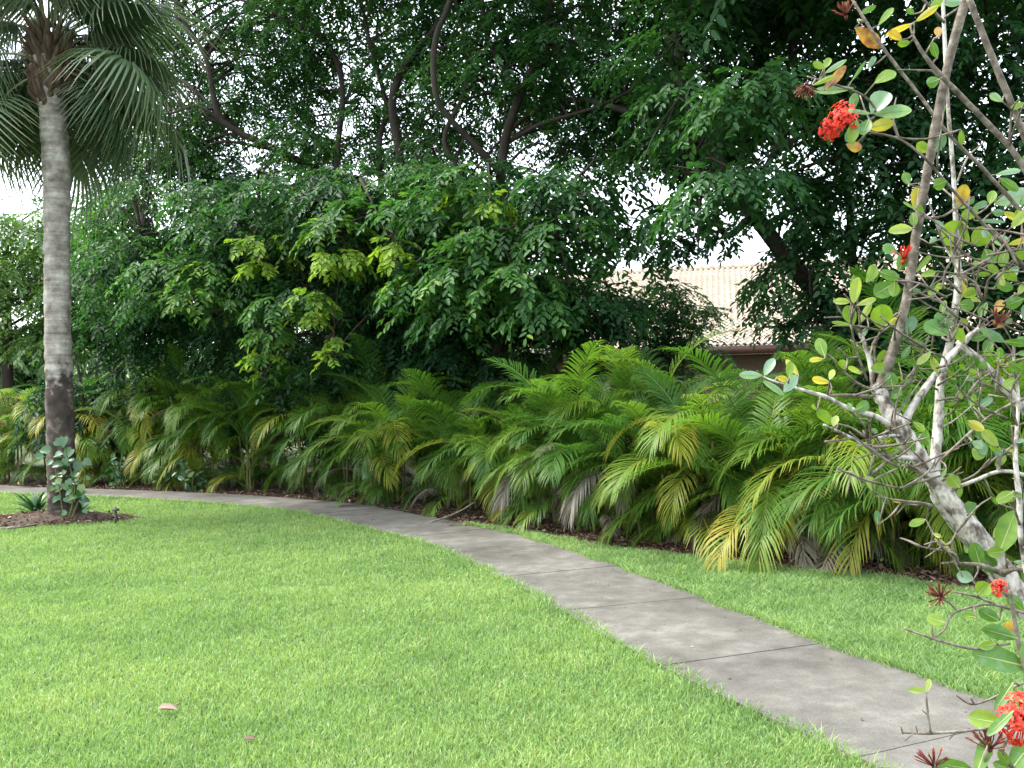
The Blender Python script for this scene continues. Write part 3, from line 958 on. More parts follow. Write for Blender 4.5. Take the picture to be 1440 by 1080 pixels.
# left tree with the long leaning limb
xd = at(500, 560, 19.0)
limbs = [[(0, None, -.1, .17), (505, 420, 19, 18), (495, 320, 18.9, 15), (470, 255, 18.8, 13), (388, 211, 18.6, 12), (322, 178, 18.4, 11), (303, 148, 18.3, 10), (289, 81, 18.2, 8), (252, 15, 18.1, 7), (225, -80, 18, 5)],
         [(320, 178, 18.4, 6), (280, 150, 18.2, 5), (240, 160, 18, 4)], [(400, 216, 18.6, 6), (410, 190, 18.5, 5), (440, 185, 18.4, 4)],
         [(495, 330, 18.9, 9), (400, 330, 18.6, 8), (300, 320, 18.2, 6), (200, 330, 18, 5)]]
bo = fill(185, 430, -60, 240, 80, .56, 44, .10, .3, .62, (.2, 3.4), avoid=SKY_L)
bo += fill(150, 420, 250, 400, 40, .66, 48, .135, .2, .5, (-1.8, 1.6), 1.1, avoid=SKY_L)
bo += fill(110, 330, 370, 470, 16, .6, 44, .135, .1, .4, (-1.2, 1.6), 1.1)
bo += [px_bough(px_, py_, .6, 44, .11, U(.3, .6), 1.0, 1.0) for px_, py_ in ((180, 225), (215, 205), (240, 225), (280, 210), (310, 238), (345, 235), (260, 245), (200, 250), (150, 275), (175, 262), (225, 150), (250, 110))]
bo += fill(180, 420, -320, -60, 16, 1.0, 40, .24, .3, .6, (-1, 4))
bo += [px_bough(*a) for a in ((235, 385, .7, 60, .14, .55, -2.0), (300, 385, .65, 54, .14, .68, -2.1), (275, 415, .45, 34, .14, .75, -2.2), (320, 430, .4, 26, .14, .6, -2.0), (215, 420, .5, 40, .14, .45, -2.0), (170, 350, .7, 50, .14, .5, -1.5), (130, 320, .6, 40, .14, .55, -1.0), (300, 325, .6, 44, .14, .55, -1.8))]
make_tree('broadleaf_tree', 'broadleaf tree with one long limb leaning left towards the cabbage palm', 'tree', (xd[0], xd[1], 0), limbs, bo, group='broadleaf trees behind the hedge')

# right dark tree over the roof
xc = at(1235, 560, 13.2)
limbs = [[(0, None, -.1, .24), (1225, 470, 13.2, 34), (1170, 430, 13.1, 32), (1126, 387, 13.0, 30), (1059, 300, 12.9, 27), (1000, 215, 12.8, 22), (960, 120, 12.7, 17), (950, 0, 12.7, 12), (945, -140, 12.8, 8)],
         [(1225, 460, 13.2, 18), (1200, 370, 13.4, 15), (1195, 300, 13.5, 13), (1180, 180, 13.5, 11), (1165, 60, 13.5, 8), (1160, -80, 13.5, 6)],
         [(1060, 300, 12.9, 13), (1020, 330, 12.4, 11), (990, 260, 12.1, 9), (960, 240, 12, 6)], [(1050, 290, 12.9, 10), (1100, 180, 12.7, 8), (1110, 80, 12.6, 6)]]
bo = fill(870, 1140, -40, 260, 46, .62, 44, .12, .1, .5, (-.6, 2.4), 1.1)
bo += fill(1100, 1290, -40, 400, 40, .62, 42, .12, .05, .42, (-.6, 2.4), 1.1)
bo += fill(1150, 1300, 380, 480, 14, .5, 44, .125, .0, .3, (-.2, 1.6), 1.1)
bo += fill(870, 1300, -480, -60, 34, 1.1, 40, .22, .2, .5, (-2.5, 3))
bo += [px_bough(*a) for a in ((955, 60, .6, 46, .12, .4, -1.5, 1.1), (962, 135, .55, 46, .12, .4, -1.5, 1.1), (945, -10, .6, 46, .12, .4, -1.4, 1.1), (985, 190, .5, 40, .12, .4, -1.6, 1.1), (905, 90, .55, 40, .12, .4, -1.2, 1.1), (1060, 130, .55, 50, .12, .5, -2.3, 1.2), (1040, 160, .5, 44, .12, .45, -2.3, 1.2), (1100, 120, .5, 40, .12, .4, -2.2, 1.2), (1010, 260, .5, 44, .12, .42, -2.3, 1.2), (980, 290, .42, 34, .12, .38, -2.2, 1.2), (1050, 250, .5, 40, .12, .35, -2.2, 1.2), (945, 310, .4, 34, .12, .25, -1.0, 1.2), (930, 345, .35, 26, .12, .22, -.8, 1.2), (960, 355, .3, 20, .11, .3, -.8, 1.2), (1040, 330, .35, 22, .11, .3, -.4, 1.2), 
                                    (1078, 400, .3, 16, .10, .45, -.6, 1.2), (1090, 430, .28, 14, .10, .45, -.6, 1.3), (1085, 462, .17, 8, .10, .4, -.6, 1.3), (1128, 450, .2, 8, .10, .1, -.2, 1.3), (880, 330, .3, 20, .12, .2, -.3, 1.2), (1125, 305, .35, 30, .12, .3, -.6, 1.1), (1145, 335, .3, 26, .12, .2, -.3, 1.1), (620, 290, .4, 30, .12, .4, .5, 1.1))]
make_tree('broadleaf_tree', 'dark broadleaf tree with a thick slanting limb in front of the tiled roof', 'tree', (xc[0], xc[1], 0), limbs, bo, group='broadleaf trees behind the hedge')

# far right tree behind the ixora
xe = at(1400, 560, 12.6)
limbs = [[(0, None, -.1, .18), (1400, 420, 12.6, 24), (1385, 300, 12.5, 20), (1400, 150, 12.4, 15), (1390, 0, 12.3, 10), (1380, -120, 12.3, 7)],
         [(1388, 310, 12.5, 12), (1340, 220, 12.4, 9), (1310, 100, 12.3, 6)], [(1392, 250, 12.5, 12), (1460, 160, 12.4, 9), (1520, 60, 12.3, 6)]]
bo = fill(1280, 1620, -40, 440, 70, .62, 42, .12, .05, .42, (-.4, 2.2), 1.1)
bo += fill(1300, 1620, -420, -60, 18, 1.1, 40, .22, .2, .5, (-2, 3))
make_tree('broadleaf_tree', 'dark broadleaf tree filling the sky behind the ixora stems', 'tree', (xe[0], xe[1], 0), limbs, bo, group='broadleaf trees behind the hedge')

# pale tree far left
xf = at(10, 560, 25)
limbs = [[(0, None, -.1, .2), (10, 460, 25, 16), (5, 380, 25, 11), (15, 320, 25, 6)], [(8, 430, 25, 8), (80, 380, 24.5, 6), (110, 350, 24.5, 3)], [(8, 430, 25, 8), (-70, 380, 24.5, 6)]]
bo = []
for px, py in [(-150, 330), (-90, 320), (-30, 335), (20, 350), (60, 325), (100, 300), (-10, 380), (40, 385), (85, 360), (-60, 380), (-120, 390), (130, 340), (0, 420), (50, 430), (100, 410), (-50, 430), (-110, 440), (20, 465), (80, 465), (-40, 475), (130, 400), (140, 450), (60, 345), (110, 330), (30, 400), (110, 380), (-80, 350), (0, 320), (60, 480), (-90, 480)]:
    bo.append((at(px + U(-15, 15), py + U(-12, 12), 25 + U(-1.5, 1.5)), U(.7, 1.0), 46, .17, U(.35, .75), 1.0))
make_tree('broadleaf_tree', 'pale green rounded tree far off at the left edge', 'tree', (xf[0], xf[1], 0), limbs, bo, M_PALE)

# trees further back that close the view under the canopy
for px, dist, y0, lab in ((170, 27, 330, 'dim tree deep behind the hedge, right of the cabbage palm'), (330, 25, 300, 'dim tree deep behind the hedge under the leaning limb'),
                          (480, 24, 300, 'dim tree deep behind the hedge under the lime sprays'), (640, 23, 300, 'dim tree deep behind the hedge, left of the central fork')):
    x = at(px, 560, dist)
    limbs = [[(0, None, -.1, .17), (px, 480, dist, 14), (px + 8, 400, dist, 10), (px, 320, dist, 6)], [(px, 470, dist, 8), (px + 60, 410, dist, 5)], [(px, 470, dist, 8), (px - 60, 410, dist, 5)]]
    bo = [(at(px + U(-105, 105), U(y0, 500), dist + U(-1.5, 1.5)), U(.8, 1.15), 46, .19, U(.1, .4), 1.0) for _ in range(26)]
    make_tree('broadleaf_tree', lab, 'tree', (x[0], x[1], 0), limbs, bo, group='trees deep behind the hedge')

for px, dist, top, lab in ((-250, 46, 440, 'distant pale tree, leftmost beyond the hedge'), (-80, 44, 470, 'distant pale tree beyond the left end of the hedge'), (95, 47, 478, 'distant pale tree seen right beside the cabbage palm trunk'), (250, 45, 500, 'distant low tree glimpsed under the dark canopy at left'), (420, 48, 490, 'distant low tree behind the lime sprays'), (600, 46, 490, 'distant low tree behind the dark understorey')):
    x = at(px, 560, dist)
    limbs = [[(0, None, -.1, .15), (px, 560, dist, 9), (px + 4, 520, dist, 6)]]
    bo = [(at(px + U(-100, 100), U(top, 590), dist + U(-1.5, 1.5)), U(1.0, 1.5), 46, .34, U(.3, .7), 1.0) for _ in range(30)]
    make_tree('broadleaf_tree', lab, 'tree', (x[0], x[1], 0), limbs, bo, M_PALE, group='distant trees beyond the hedge')

# understorey shrubs between the hedge and the trees
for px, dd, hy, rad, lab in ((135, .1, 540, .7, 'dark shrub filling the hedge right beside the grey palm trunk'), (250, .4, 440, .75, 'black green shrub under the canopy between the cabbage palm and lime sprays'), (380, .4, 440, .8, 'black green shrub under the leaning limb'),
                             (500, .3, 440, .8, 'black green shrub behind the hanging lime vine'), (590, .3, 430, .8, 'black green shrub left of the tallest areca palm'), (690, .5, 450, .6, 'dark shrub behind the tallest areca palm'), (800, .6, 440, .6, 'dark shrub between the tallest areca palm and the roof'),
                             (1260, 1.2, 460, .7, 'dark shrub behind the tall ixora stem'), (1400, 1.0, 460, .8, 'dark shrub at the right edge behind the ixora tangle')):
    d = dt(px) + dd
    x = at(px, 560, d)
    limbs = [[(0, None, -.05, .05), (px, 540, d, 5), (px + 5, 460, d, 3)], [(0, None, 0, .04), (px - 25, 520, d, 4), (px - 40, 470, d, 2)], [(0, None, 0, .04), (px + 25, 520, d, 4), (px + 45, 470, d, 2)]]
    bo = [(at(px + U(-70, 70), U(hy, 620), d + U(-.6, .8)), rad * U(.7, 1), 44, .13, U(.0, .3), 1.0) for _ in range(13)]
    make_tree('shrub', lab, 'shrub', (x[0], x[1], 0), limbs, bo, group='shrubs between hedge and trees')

d = 15.5                                              # round bush standing before the roof
x = at(942, 560, d)
limbs = [[(0, None, -.05, .06), (942, 540, d, 6), (940, 450, d, 4)], [(0, None, 0, .05), (920, 520, d, 4), (905, 450, d, 2)], [(0, None, 0, .05), (960, 520, d, 4), (980, 450, d, 2)]]
bo = [(at(942 + 52 * math.cos(k * 2.4) * math.sqrt(k / 16), 452 + 48 * math.sin(k * 2.4) * math.sqrt(k / 16), d + U(-.4, .4)), .38, 36, .085, U(.2, .55), .8) for k in range(16)]
bo += [(at(U(880, 1000), U(490, 540), d + U(-.4, .4)), .4, 34, .085, U(.2, .6), .8) for _ in range(9)]
make_tree('shrub', 'round leafy bush standing in front of the pale tiled roof', 'shrub', (x[0], x[1], 0), limbs, bo)

# low plants along the hedge foot
for px, dd, lab in ((165, .12, 'low dark leafy plant at the hedge foot nearest the path light'), (215, .15, 'low dark leafy plant at the hedge foot, middle of three'), (262, .12, 'low dark leafy plant at the hedge foot, rightmost of three')):
    p = hp(px, dd)
    ro = thing('low_shrub', lab, 'shrub', (p[0], p[1], 0), 'low dark shrubs at the hedge foot')
    mb, sm = MB(), MB()
    for k in range(7):
        e = np.array([U(-.35, .35), U(-.15, .3), U(.25, .6)])
        tube(sm, [(0, 0, -.03), e * .5 + R.normal(0, .03, 3), e], [.01, .008, .005], 5, 3)
        m_ = 9
        pos = e * U(.4, 1.05, m_)[:, None] + R.normal(0, .05, (m_, 3))
        leaf_batch(mb, pos, R.normal(0, 1, (m_, 3)) - Z * .2, R.normal(0, .5, (m_, 3)) + Z - np.array([0, .4, 0]), U(.11, .19, m_), U(.06, .10, m_), np.clip(R.normal(.25, .2, m_), 0, 1))
    sm.obj('stem', M_STEM, ro); mb.obj('foliage', M_BROAD, ro)
p = at(520, 672, hp(520, -.05)[1])
ro = thing('seedling', 'single bluish green seedling with broad leaves sticking out of the dark hedge', 'plant', (p[0], p[1] + .1, 0))
mb, sm = MB(), MB()
b0 = np.array(ro.location)
top = at(520, 650, p[1]) - b0
tube(sm, [(0, 0, -.03), top * .6 + [0.02, 0, 0], top], [.008, .007, .005], 5, 3)
for k in range(7):
    a = k * 2.4
    heart_leaf(mb, top - Z * .025 * k, np.array([math.cos(a), -.4 + .3 * math.sin(a), U(-.5, .2)]), np.array([0, -.7, .8]), U(.13, .19), .55)
sm.obj('stem', M_STEM, ro); mb.obj('foliage', M_BROAD, ro)

# weeds on the soil edge
for px, py, lab in ((1172, 795, 'small green weed on the bare soil below the yellow frond'), (1250, 800, 'small green weed at the soil edge left of the ixora twigs'), (1090, 775, 'small green weed under the grey dead frond')):
    p = gnd(px, py)
    ro = tag(link('weed', None, None, p), lab, 'weed', 'weeds on the planting bed')
    mb = MB(); n = 34
    pos = np.column_stack([R.normal(0, .06, n), R.normal(0, .05, n), U(.01, .12, n)])
    leaf_batch(mb, pos, R.normal(0, 1, (n, 3)), R.normal(0, .4, (n, 3)) + Z, U(.03, .06, n), U(.018, .03, n), np.clip(R.normal(.55, .15, n), 0, 1))
    mb.obj('foliage', M_BROAD, ro)

# sticks and fallen leaves
for pts, r0, lab in (([(600, 738, 0.02), (640, 722, .1), (668, 706, .25)], .012, 'thin pale stick lying on the soil beside the path bend'), ([(845, 760, .02), (856, 735, .2), (868, 708, .42)], .007, 'thin bare frond stalk leaning out of the hedge to the soil'), ([(-10, 744, .02), (30, 741, .035), (58, 736, .03)], .02, 'pale dry palm stalk lying at the left of the mulch')):
    P = []
    yd = gnd(pts[0][0], pts[0][1])[1]
    for a, b, z in pts:
        P.append(at(a, b, yd) if b < 740 and pts[0][1] > 736 and r0 < .015 else gnd(a, b, z))
    P = np.array(P); P[0, 2] = max(P[0, 2], .01)
    mb = MB(); tube(mb, P, [r0, r0 * .9, r0 * .6], 6, 4)
    tag(mb.obj('fallen_stick', M_TWIG), lab, 'stick')
for px, py, L, t, lab in ((236, 995, .10, .95, 'tan fallen leaf lying curled on the near lawn'), (351, 1038, .055, .8, 'small reddish fallen leaf on the near lawn'), (524, 731, .05, .7, 'tiny brown fallen leaf on the far part of the path'), (842, 772, .09, .8, 'brown fallen leaf on the edge of the grass strip')):
    p = gnd(px, py, .05 if py > 760 else .026)
    mb = MB()
    hv = np.array([[1.0, .25, .05]])
    leaf_batch(mb, p[None] - hv * L / 2, hv, np.array([[.1, -.35, 1.0]]), np.array([L]), np.array([L * .5]), np.array([t]), .35, .25)
    leaf_batch(mb, p[None] + hv * L * .3, np.array([[.8, .6, .5]]), np.array([[-.4, -.3, 1.0]]), np.array([L * .4]), np.array([L * .2]), np.array([t - .2]), .3, .2)
    tag(mb.obj('fallen_leaf', M_LITTER), lab, 'leaf', 'fallen leaves')

# ------------------------------------------------------------------ house
eL, eR = at(720, 502, 30), at(1160, 483, 30)
EZ = 3.15
hyaw = math.radians(-13)
hdir = np.array([math.cos(hyaw), math.sin(hyaw), 0])
hup = np.array([-hdir[1], hdir[0], 0])
hc = at(1060, 488, 29.5); hc[2] = EZ
x0h, x1h, run, slope = -10.5, 13.0, 7.5, math.radians(25)
house = thing('house', 'house with pale terracotta barrel tile roof and dark brown fascia behind the trees', 'house', (hc[0], hc[1], 0))
house.rotation_euler = (0, 0, hyaw)
rm = MB()
pit, exp_ = .21, .30
nc = int((x1h - x0h) / pit) * 8
nrow = int(run / math.cos(slope) / exp_)
xs = np.linspace(x0h, x1h, nc + 1)
wav = .045 * np.sin(np.arange(nc + 1) * 2 * math.pi / 8)
for face in (0, 1):
    for r in range(nrow):
        s0, s1 = r * exp_, (r + 1) * exp_ + .03
        lift0, lift1 = .06, .004
        rows = []
        for s, lf in ((s0, lift0 - .03), (s0, lift0), (s1, lift1)):
            y = s * math.cos(slope); z = s * math.sin(slope)
            yy = y if face == 0 else 2 * run - y
            n1 = -math.sin(slope) if face == 0 else math.sin(slope)
            o = wav + lf + R.normal(0, .002)
            rows.append(np.column_stack([xs, yy + n1 * o, z + math.cos(slope) * o]))
        V = np.vstack(rows); m_ = nc + 1
        k = np.arange(nc)
        q = np.vstack([np.stack([a * m_ + k, a * m_ + k + 1, (a + 1) * m_ + k + 1, (a + 1) * m_ + k], -1) for a in (0, 1)])
        rm.add(V, None, q)
rf = rm.obj('roof', M_TILE, house, (0, 0, EZ), smooth=True)
mb = MB()
for r in range(int((x1h - x0h) / .4)):
    a = x0h + r * .4
    tube(mb, [(a, run, run * math.tan(slope) + .03), (a + .42, run, run * math.tan(slope) + .045)], [.11, .13], 10, 1, smooth=False)
mb.obj('ridge', M_TILE, rf)
mb = MB(); L = x1h - x0h; xm = (x0h + x1h) / 2
box(mb, (xm, .06, -.16), (L, .04, .26)); box(mb, (xm, 2 * run - .06, -.16), (L, .04, .26))
mb.obj('fascia', M_FASCIA, house, (0, 0, EZ))
mb = MB(); box(mb, (xm, run, -.31), (L - .02, 2 * run - .2, .03)); mb.obj('soffit', M_FASCIA, house, (0, 0, EZ))
mb = MB()
box(mb, (xm, run, (EZ - .33) / 2 - .05), (L - 1.4, 2 * run - 1.6, EZ - .33 + .1))
rz = run * math.tan(slope)
for xx in (x0h + .35, x1h - .35):                      # gable ends
    V = [(xx - .1, .5, EZ - .29), (xx - .1, 2 * run - .5, EZ - .29), (xx - .1, run, EZ + rz - .25), (xx + .1, .5, EZ - .29), (xx + .1, 2 * run - .5, EZ - .29), (xx + .1, run, EZ + rz - .25)]
    mb.add(V, [(0, 1, 2), (3, 5, 4)], [(0, 3, 4, 1), (1, 4, 5, 2), (2, 5, 3, 0)])
mb.obj('wall', M_STUCCO, house, smooth=False)
for wx in (-7, -3, 2, 6.5, 10):
    mb = MB()
    for c, s in (((0, 0, .68), (1.5, .08, .07)), ((0, 0, -.68), (1.5, .08, .07)), ((-.72, 0, 0), (.06, .08, 1.29)), ((.72, 0, 0), (.06, .08, 1.29)), ((0, 0, 0), (.05, .07, 1.29))):
        box(mb, c, s)
    w = mb.obj('window', M_FASCIA, house, (wx, .77, 1.6), smooth=False)
    mb = MB(); box(mb, (0, .02, 0), (1.38, .02, 1.29)); mb.obj('pane', M_GLASS, w, smooth=False)

# ------------------------------------------------------------------ ixora shrub close to the viewer
IB = np.array([1.95, 1.75, 0])
ix = thing('ixora_shrub', 'gangly ixora shrub with lichened trunk, sparse leaves and red flower heads', 'shrub', IB)
BR = [  # (pixel path with d and width), material: 0 lichened, 1 brown
    (0, [(1760, 1500, 1.72, 56), (1600, 1080, 1.74, 52), (1490, 905, 1.76, 50), (1440, 848, 1.78, 46), (1400, 790, 1.80, 42), (1350, 722, 1.82, 36), (1312, 672, 1.84, 34), (1290, 640, 1.85, 33), (1266, 603, 1.86, 36), (1248, 575, 1.87, 28), (1236, 550, 1.88, 27), (1230, 540, 1.88, 20)]),
    (1, [(1236, 556, 1.88, 24), (1243, 530, 1.88, 20), (1258, 485, 1.87, 17), (1277, 410, 1.86, 17), (1290, 320, 1.85, 16), (1305, 235, 1.84, 15), (1320, 155, 1.83, 16), (1337, 75, 1.82, 15), (1358, 0, 1.80, 15), (1385, -90, 1.78, 13)]),
    (0, [(1420, 830, 1.95, 34), (1380, 775, 1.97, 34), (1345, 735, 1.98, 30), (1318, 700, 1.98, 22), (1314, 670, 1.98, 18), (1320, 590, 2.0, 18), (1324, 530, 2.0, 15), (1338, 470, 2.0, 13), (1347, 400, 2.0, 13), (1345, 330, 2.0, 10), (1341, 250, 2.0, 8), (1332, 130, 2.0, 7), (1326, 0, 2.0, 7), (1322, -90, 2, 6)]),
    (1, [(1195, -6, 1.95, 5), (1240, 65, 1.93, 6), (1290, 130, 1.92, 6), (1335, 190, 1.92, 6), (1392, 248, 1.92, 7), (1455, 330, 1.92, 8), (1500, 480, 1.9, 10), (1520, 700, 1.9, 14), (1540, 1000, 1.82, 20)]),
    (1, [(1360, -8, 1.70, 11), (1395, 80, 1.70, 11), (1440, 190, 1.70, 12), (1500, 340, 1.72, 13), (1540, 600, 1.74, 16), (1580, 1000, 1.76, 24)]),
    (1, [(1283, 50, 1.66, 5), (1300, 78, 1.66, 7), (1325, 108, 1.66, 9), (1380, 165, 1.66, 10), (1440, 236, 1.66, 11), (1510, 380, 1.68, 13), (1560, 700, 1.7, 16)]),
    (1, [(1220, 185, 1.80, 4), (1265, 196, 1.80, 4), (1300, 222, 1.80, 5), (1335, 262, 1.82, 5), (1380, 312, 1.84, 6), (1440, 375, 1.86, 8), (1500, 470, 1.88, 10)]),
    (1, [(1254, 172, 1.80, 4), (1265, 196, 1.80, 4)]), (1, [(1136, 108, 1.78, 3), (1170, 118, 1.78, 4), (1215, 135, 1.79, 4), (1240, 165, 1.8, 4)]),
    (1, [(1290, 100, 1.83, 3), (1310, 100, 1.82, 4), (1318, 108, 1.82, 4)]), (1, [(1262, 98, 1.8, 2), (1312, 99, 1.82, 3)]),
    (1, [(1328, 25, 2.0, 4), (1350, 10, 1.9, 4)]), (1, [(1300, 78, 1.66, 3), (1313, 55, 1.66, 3)]), (1, [(1290, -10, 1.75, 5), (1328, 32, 1.78, 5)]),
    (0, [(1272, 622, 1.86, 12), (1240, 590, 1.83, 10), (1195, 575, 1.80, 9), (1160, 558, 1.78, 8), (1120, 546, 1.76, 6), (1088, 536, 1.75, 4), (1074, 530, 1.75, 3)]),
    (1, [(1222, 558, 1.87, 7), (1190, 556, 1.84, 6), (1152, 556, 1.80, 5)]), (1, [(1230, 550, 1.88, 5), (1200, 535, 1.85, 4), (1172, 505, 1.83, 3), (1162, 498, 1.82, 3)]),
    (0, [(1286, 645, 1.84, 10), (1248, 642, 1.82, 9), (1220, 628, 1.80, 8), (1185, 610, 1.78, 6), (1158, 597, 1.77, 4)]), (1, [(1192, 618, 1.78, 4), (1160, 621, 1.77, 4)]),
    (1, [(1250, 646, 1.82, 6), (1232, 662, 1.80, 5), (1213, 678, 1.79, 4)]), (1, [(1278, 651, 1.8, 3), (1250, 664, 1.78, 3), (1226, 676, 1.77, 3)]), (1, [(1238, 636, 1.81, 5), (1222, 625, 1.80, 4), (1214, 605, 1.8, 3)]),
    (1, [(1248, 640, 1.81, 4), (1237, 622, 1.8, 4), (1228, 608, 1.79, 3)]), (0, [(1270, 612, 1.85, 6), (1250, 613, 1.82, 5), (1234, 616, 1.80, 5)]),
    (1, [(1320, 688, 1.83, 12), (1295, 665, 1.82, 9), (1275, 655, 1.81, 7)]), (1, [(1292, 672, 1.82, 6), (1280, 682, 1.8, 5), (1262, 687, 1.79, 4)]),
    (1, [(1310, 712, 1.9, 8), (1290, 707, 1.88, 6), (1268, 706, 1.87, 5)]),
    (0, [(1268, 600, 1.86, 16), (1290, 562, 1.88, 13), (1325, 515, 1.91, 12), (1358, 478, 1.93, 11), (1376, 463, 1.94, 8)]),
    (1, [(1240, 548, 1.88, 6), (1275, 542, 1.87, 6), (1292, 505, 1.86, 5), (1307, 472, 1.86, 4)]),
    (0, [(1228, 545, 1.89, 9), (1224, 510, 1.90, 9), (1214, 478, 1.90, 8), (1206, 462, 1.9, 5)]), (1, [(1220, 535, 1.88, 4), (1205, 495, 1.86, 4), (1196, 455, 1.85, 3)]), (1, [(1232, 532, 1.9, 4), (1230, 490, 1.9, 4), (1240, 465, 1.9, 3), (1278, 432, 1.87, 3)]),
    (0, [(1560, 700, 1.92, 22), (1480, 618, 1.92, 20), (1440, 575, 1.92, 18), (1400, 530, 1.93, 15), (1370, 500, 1.94, 12), (1345, 480, 1.95, 8)]),
    (1, [(1322, 648, 1.75, 4), (1360, 612, 1.75, 5), (1400, 580, 1.75, 5), (1450, 556, 1.75, 6), (1500, 540, 1.75, 6)]),
    (0, [(1334, 690, 1.82, 8), (1370, 676, 1.80, 7), (1405, 663, 1.79, 7), (1440, 668, 1.79, 7), (1490, 690, 1.8, 8)]), (0, [(1404, 664, 1.79, 6), (1405, 645, 1.79, 7), (1409, 632, 1.79, 5)]), (1, [(1332, 684, 1.83, 4), (1370, 668, 1.82, 4), (1392, 645, 1.81, 3)]),
    (0, [(1445, 815, 1.7, 9), (1436, 760, 1.7, 9), (1433, 700, 1.7, 10), (1428, 640, 1.7, 8), (1432, 560, 1.72, 6), (1425, 500, 1.73, 5)]),
    (1, [(1412, 808, 1.78, 10), (1380, 795, 1.75, 7), (1345, 792, 1.72, 5), (1325, 792, 1.7, 4)]), (1, [(1348, 792, 1.72, 4), (1340, 778, 1.71, 4), (1300, 770, 1.7, 3), (1283, 763, 1.7, 3)]), (1, [(1345, 790, 1.72, 3), (1338, 765, 1.72, 3), (1350, 740, 1.73, 3)]),
    (1, [(1440, 800, 1.72, 12), (1425, 800, 1.73, 10), (1412, 806, 1.76, 9)]),
    (1, [(1420, 905, 1.6, 4), (1370, 912, 1.58, 5), (1325, 902, 1.57, 5), (1300, 894, 1.56, 4), (1272, 884, 1.56, 4)]), (1, [(1312, 898, 1.57, 4), (1328, 885, 1.57, 4), (1338, 865, 1.58, 4), (1360, 855, 1.59, 4), (1395, 850, 1.6, 5), (1440, 862, 1.62, 6)]), (1, [(1345, 858, 1.58, 3), (1335, 848, 1.58, 3), (1325, 842, 1.58, 3)]),
    (1, [(1340, 832, 1.6, 3), (1370, 838, 1.6, 4), (1400, 850, 1.6, 4)]), (1, [(1312, 898, 1.57, 3), (1310, 880, 1.57, 3)]),
    (1, [(1440, 1015, 1.42, 6), (1375, 1026, 1.4, 5), (1310, 1031, 1.38, 5), (1268, 1030, 1.37, 4)]), (1, [(1309, 1031, 1.38, 4), (1305, 1005, 1.38, 4), (1302, 972, 1.38, 3)]), (1, [(1304, 1005, 1.38, 3), (1296, 998, 1.38, 2)]), (1, [(1285, 1031, 1.37, 3), (1272, 1042, 1.37, 2)]), (1, [(1290, 1030, 1.37, 3), (1288, 1020, 1.37, 2)]), (1, [(1345, 1028, 1.39, 3), (1335, 1040, 1.39, 2)]), (1, [(1270, 1032, 1.37, 3), (1267, 1022, 1.37, 3)]),
    (1, [(1345, 978, 1.5, 3), (1366, 990, 1.5, 4), (1395, 982, 1.5, 4), (1440, 960, 1.5, 5), (1500, 940, 1.52, 7)]), (1, [(1370, 990, 1.5, 3), (1364, 980, 1.5, 3)]),
    (1, [(1420, 830, 1.6, 6), (1428, 880, 1.6, 8), (1440, 935, 1.58, 9), (1460, 1010, 1.55, 11), (1500, 1140, 1.5, 14)]),
    (1, [(1435, 1090, 1.45, 7), (1410, 1060, 1.43, 6), (1425, 1025, 1.42, 5)]), (1, [(1400, 1110, 1.42, 6), (1385, 1070, 1.41, 5), (1390, 1045, 1.41, 3)]), (1, [(1340, 1130, 1.4, 6), (1320, 1090, 1.4, 5), (1312, 1068, 1.4, 3)]),
]
smp, tgt = [], {0: MB(), 1: MB()}
for mi, path in BR:
    P = np.array([at(a, b, d) for a, b, d, w in path]) - IB
    tube(tgt[mi], P, [w * (.74 if path[0][3] > 33 else .8) * d / F / 2 for a, b, d, w in path], 10 if path[0][3] > 15 else 7, 6 if len(path) > 4 else 4, .06)
    c = catmull(np.array(path, float), 6)
    smp.append(c)
# lower trunks to the ground outside the picture
tube(tgt[0], [(-.20, 0, -.05), (-.12, 0.0, .35), at(1760, 1500, 1.72) - IB], [.05, .045, .038], 10, 5, .06)
for a, b, d in ((1540, 1000, 1.82), (1580, 1000, 1.76), (1560, 700, 1.7), (1500, 1140, 1.5), (1560, 700, 1.92)):
    q = at(a, b, d) - IB
    tube(tgt[1], [(U(-.2, .1), U(-.1, .1), -.04), q * [.6, .6, .55] + [-.02, 0, 0], q], [.022, .017, .013], 7, 5, .06)
for a, b, d in ((1435, 1090, 1.45), (1400, 1110, 1.42), (1340, 1130, 1.4), (1500, 940, 1.52), (1490, 690, 1.8), (1500, 540, 1.75)):
    q = at(a, b, d) - IB
    e = at(1560, max(b + 160, 900), 1.7) - IB
    tube(tgt[1], [e, (q + e) / 2 + R.normal(0, .03, 3), q], [.012, .009, .005], 6, 4, .05)
smp = np.vstack(smp)
# knobbly fine twigs through the tangle at the right
node = smp[(smp[:, 0] > 1190) & (smp[:, 0] < 1440) & (smp[:, 1] > 180) & (smp[:, 1] < 820)]
ends = []
for k in range(150):
    a = node[R.integers(len(node))] if k < 75 else np.array([U(1310, 1450), U(330, 600), U(1.7, 2.05), 6])
    L, an = U(25, 95), U(0, 6.28)
    e = a[:2] + L * np.array([math.cos(an), -abs(math.sin(an)) * .9])
    m_ = (a[:2] + e) / 2 + R.normal(0, 7, 2)
    d1 = a[2] + R.normal(0, .05)
    tube(tgt[1], np.array([at(a[0], a[1], a[2]), at(m_[0], m_[1], (a[2] + d1) / 2), at(e[0], e[1], d1)]) - IB, [.0026, .0020, .0013], 5, 3, .15)
    ends.append((e[0], e[1], d1))
    if U(0, 1) < .6:
        e2 = m_ + U(12, 40) * np.array([math.cos(an + 1), -math.sin(an + 1)])
        tube(tgt[1], np.array([at(m_[0], m_[1], (a[2] + d1) / 2), at(e2[0], e2[1], d1)]) - IB, [.0019, .0012], 5, 3, .15)
        ends.append((e2[0], e2[1], d1))

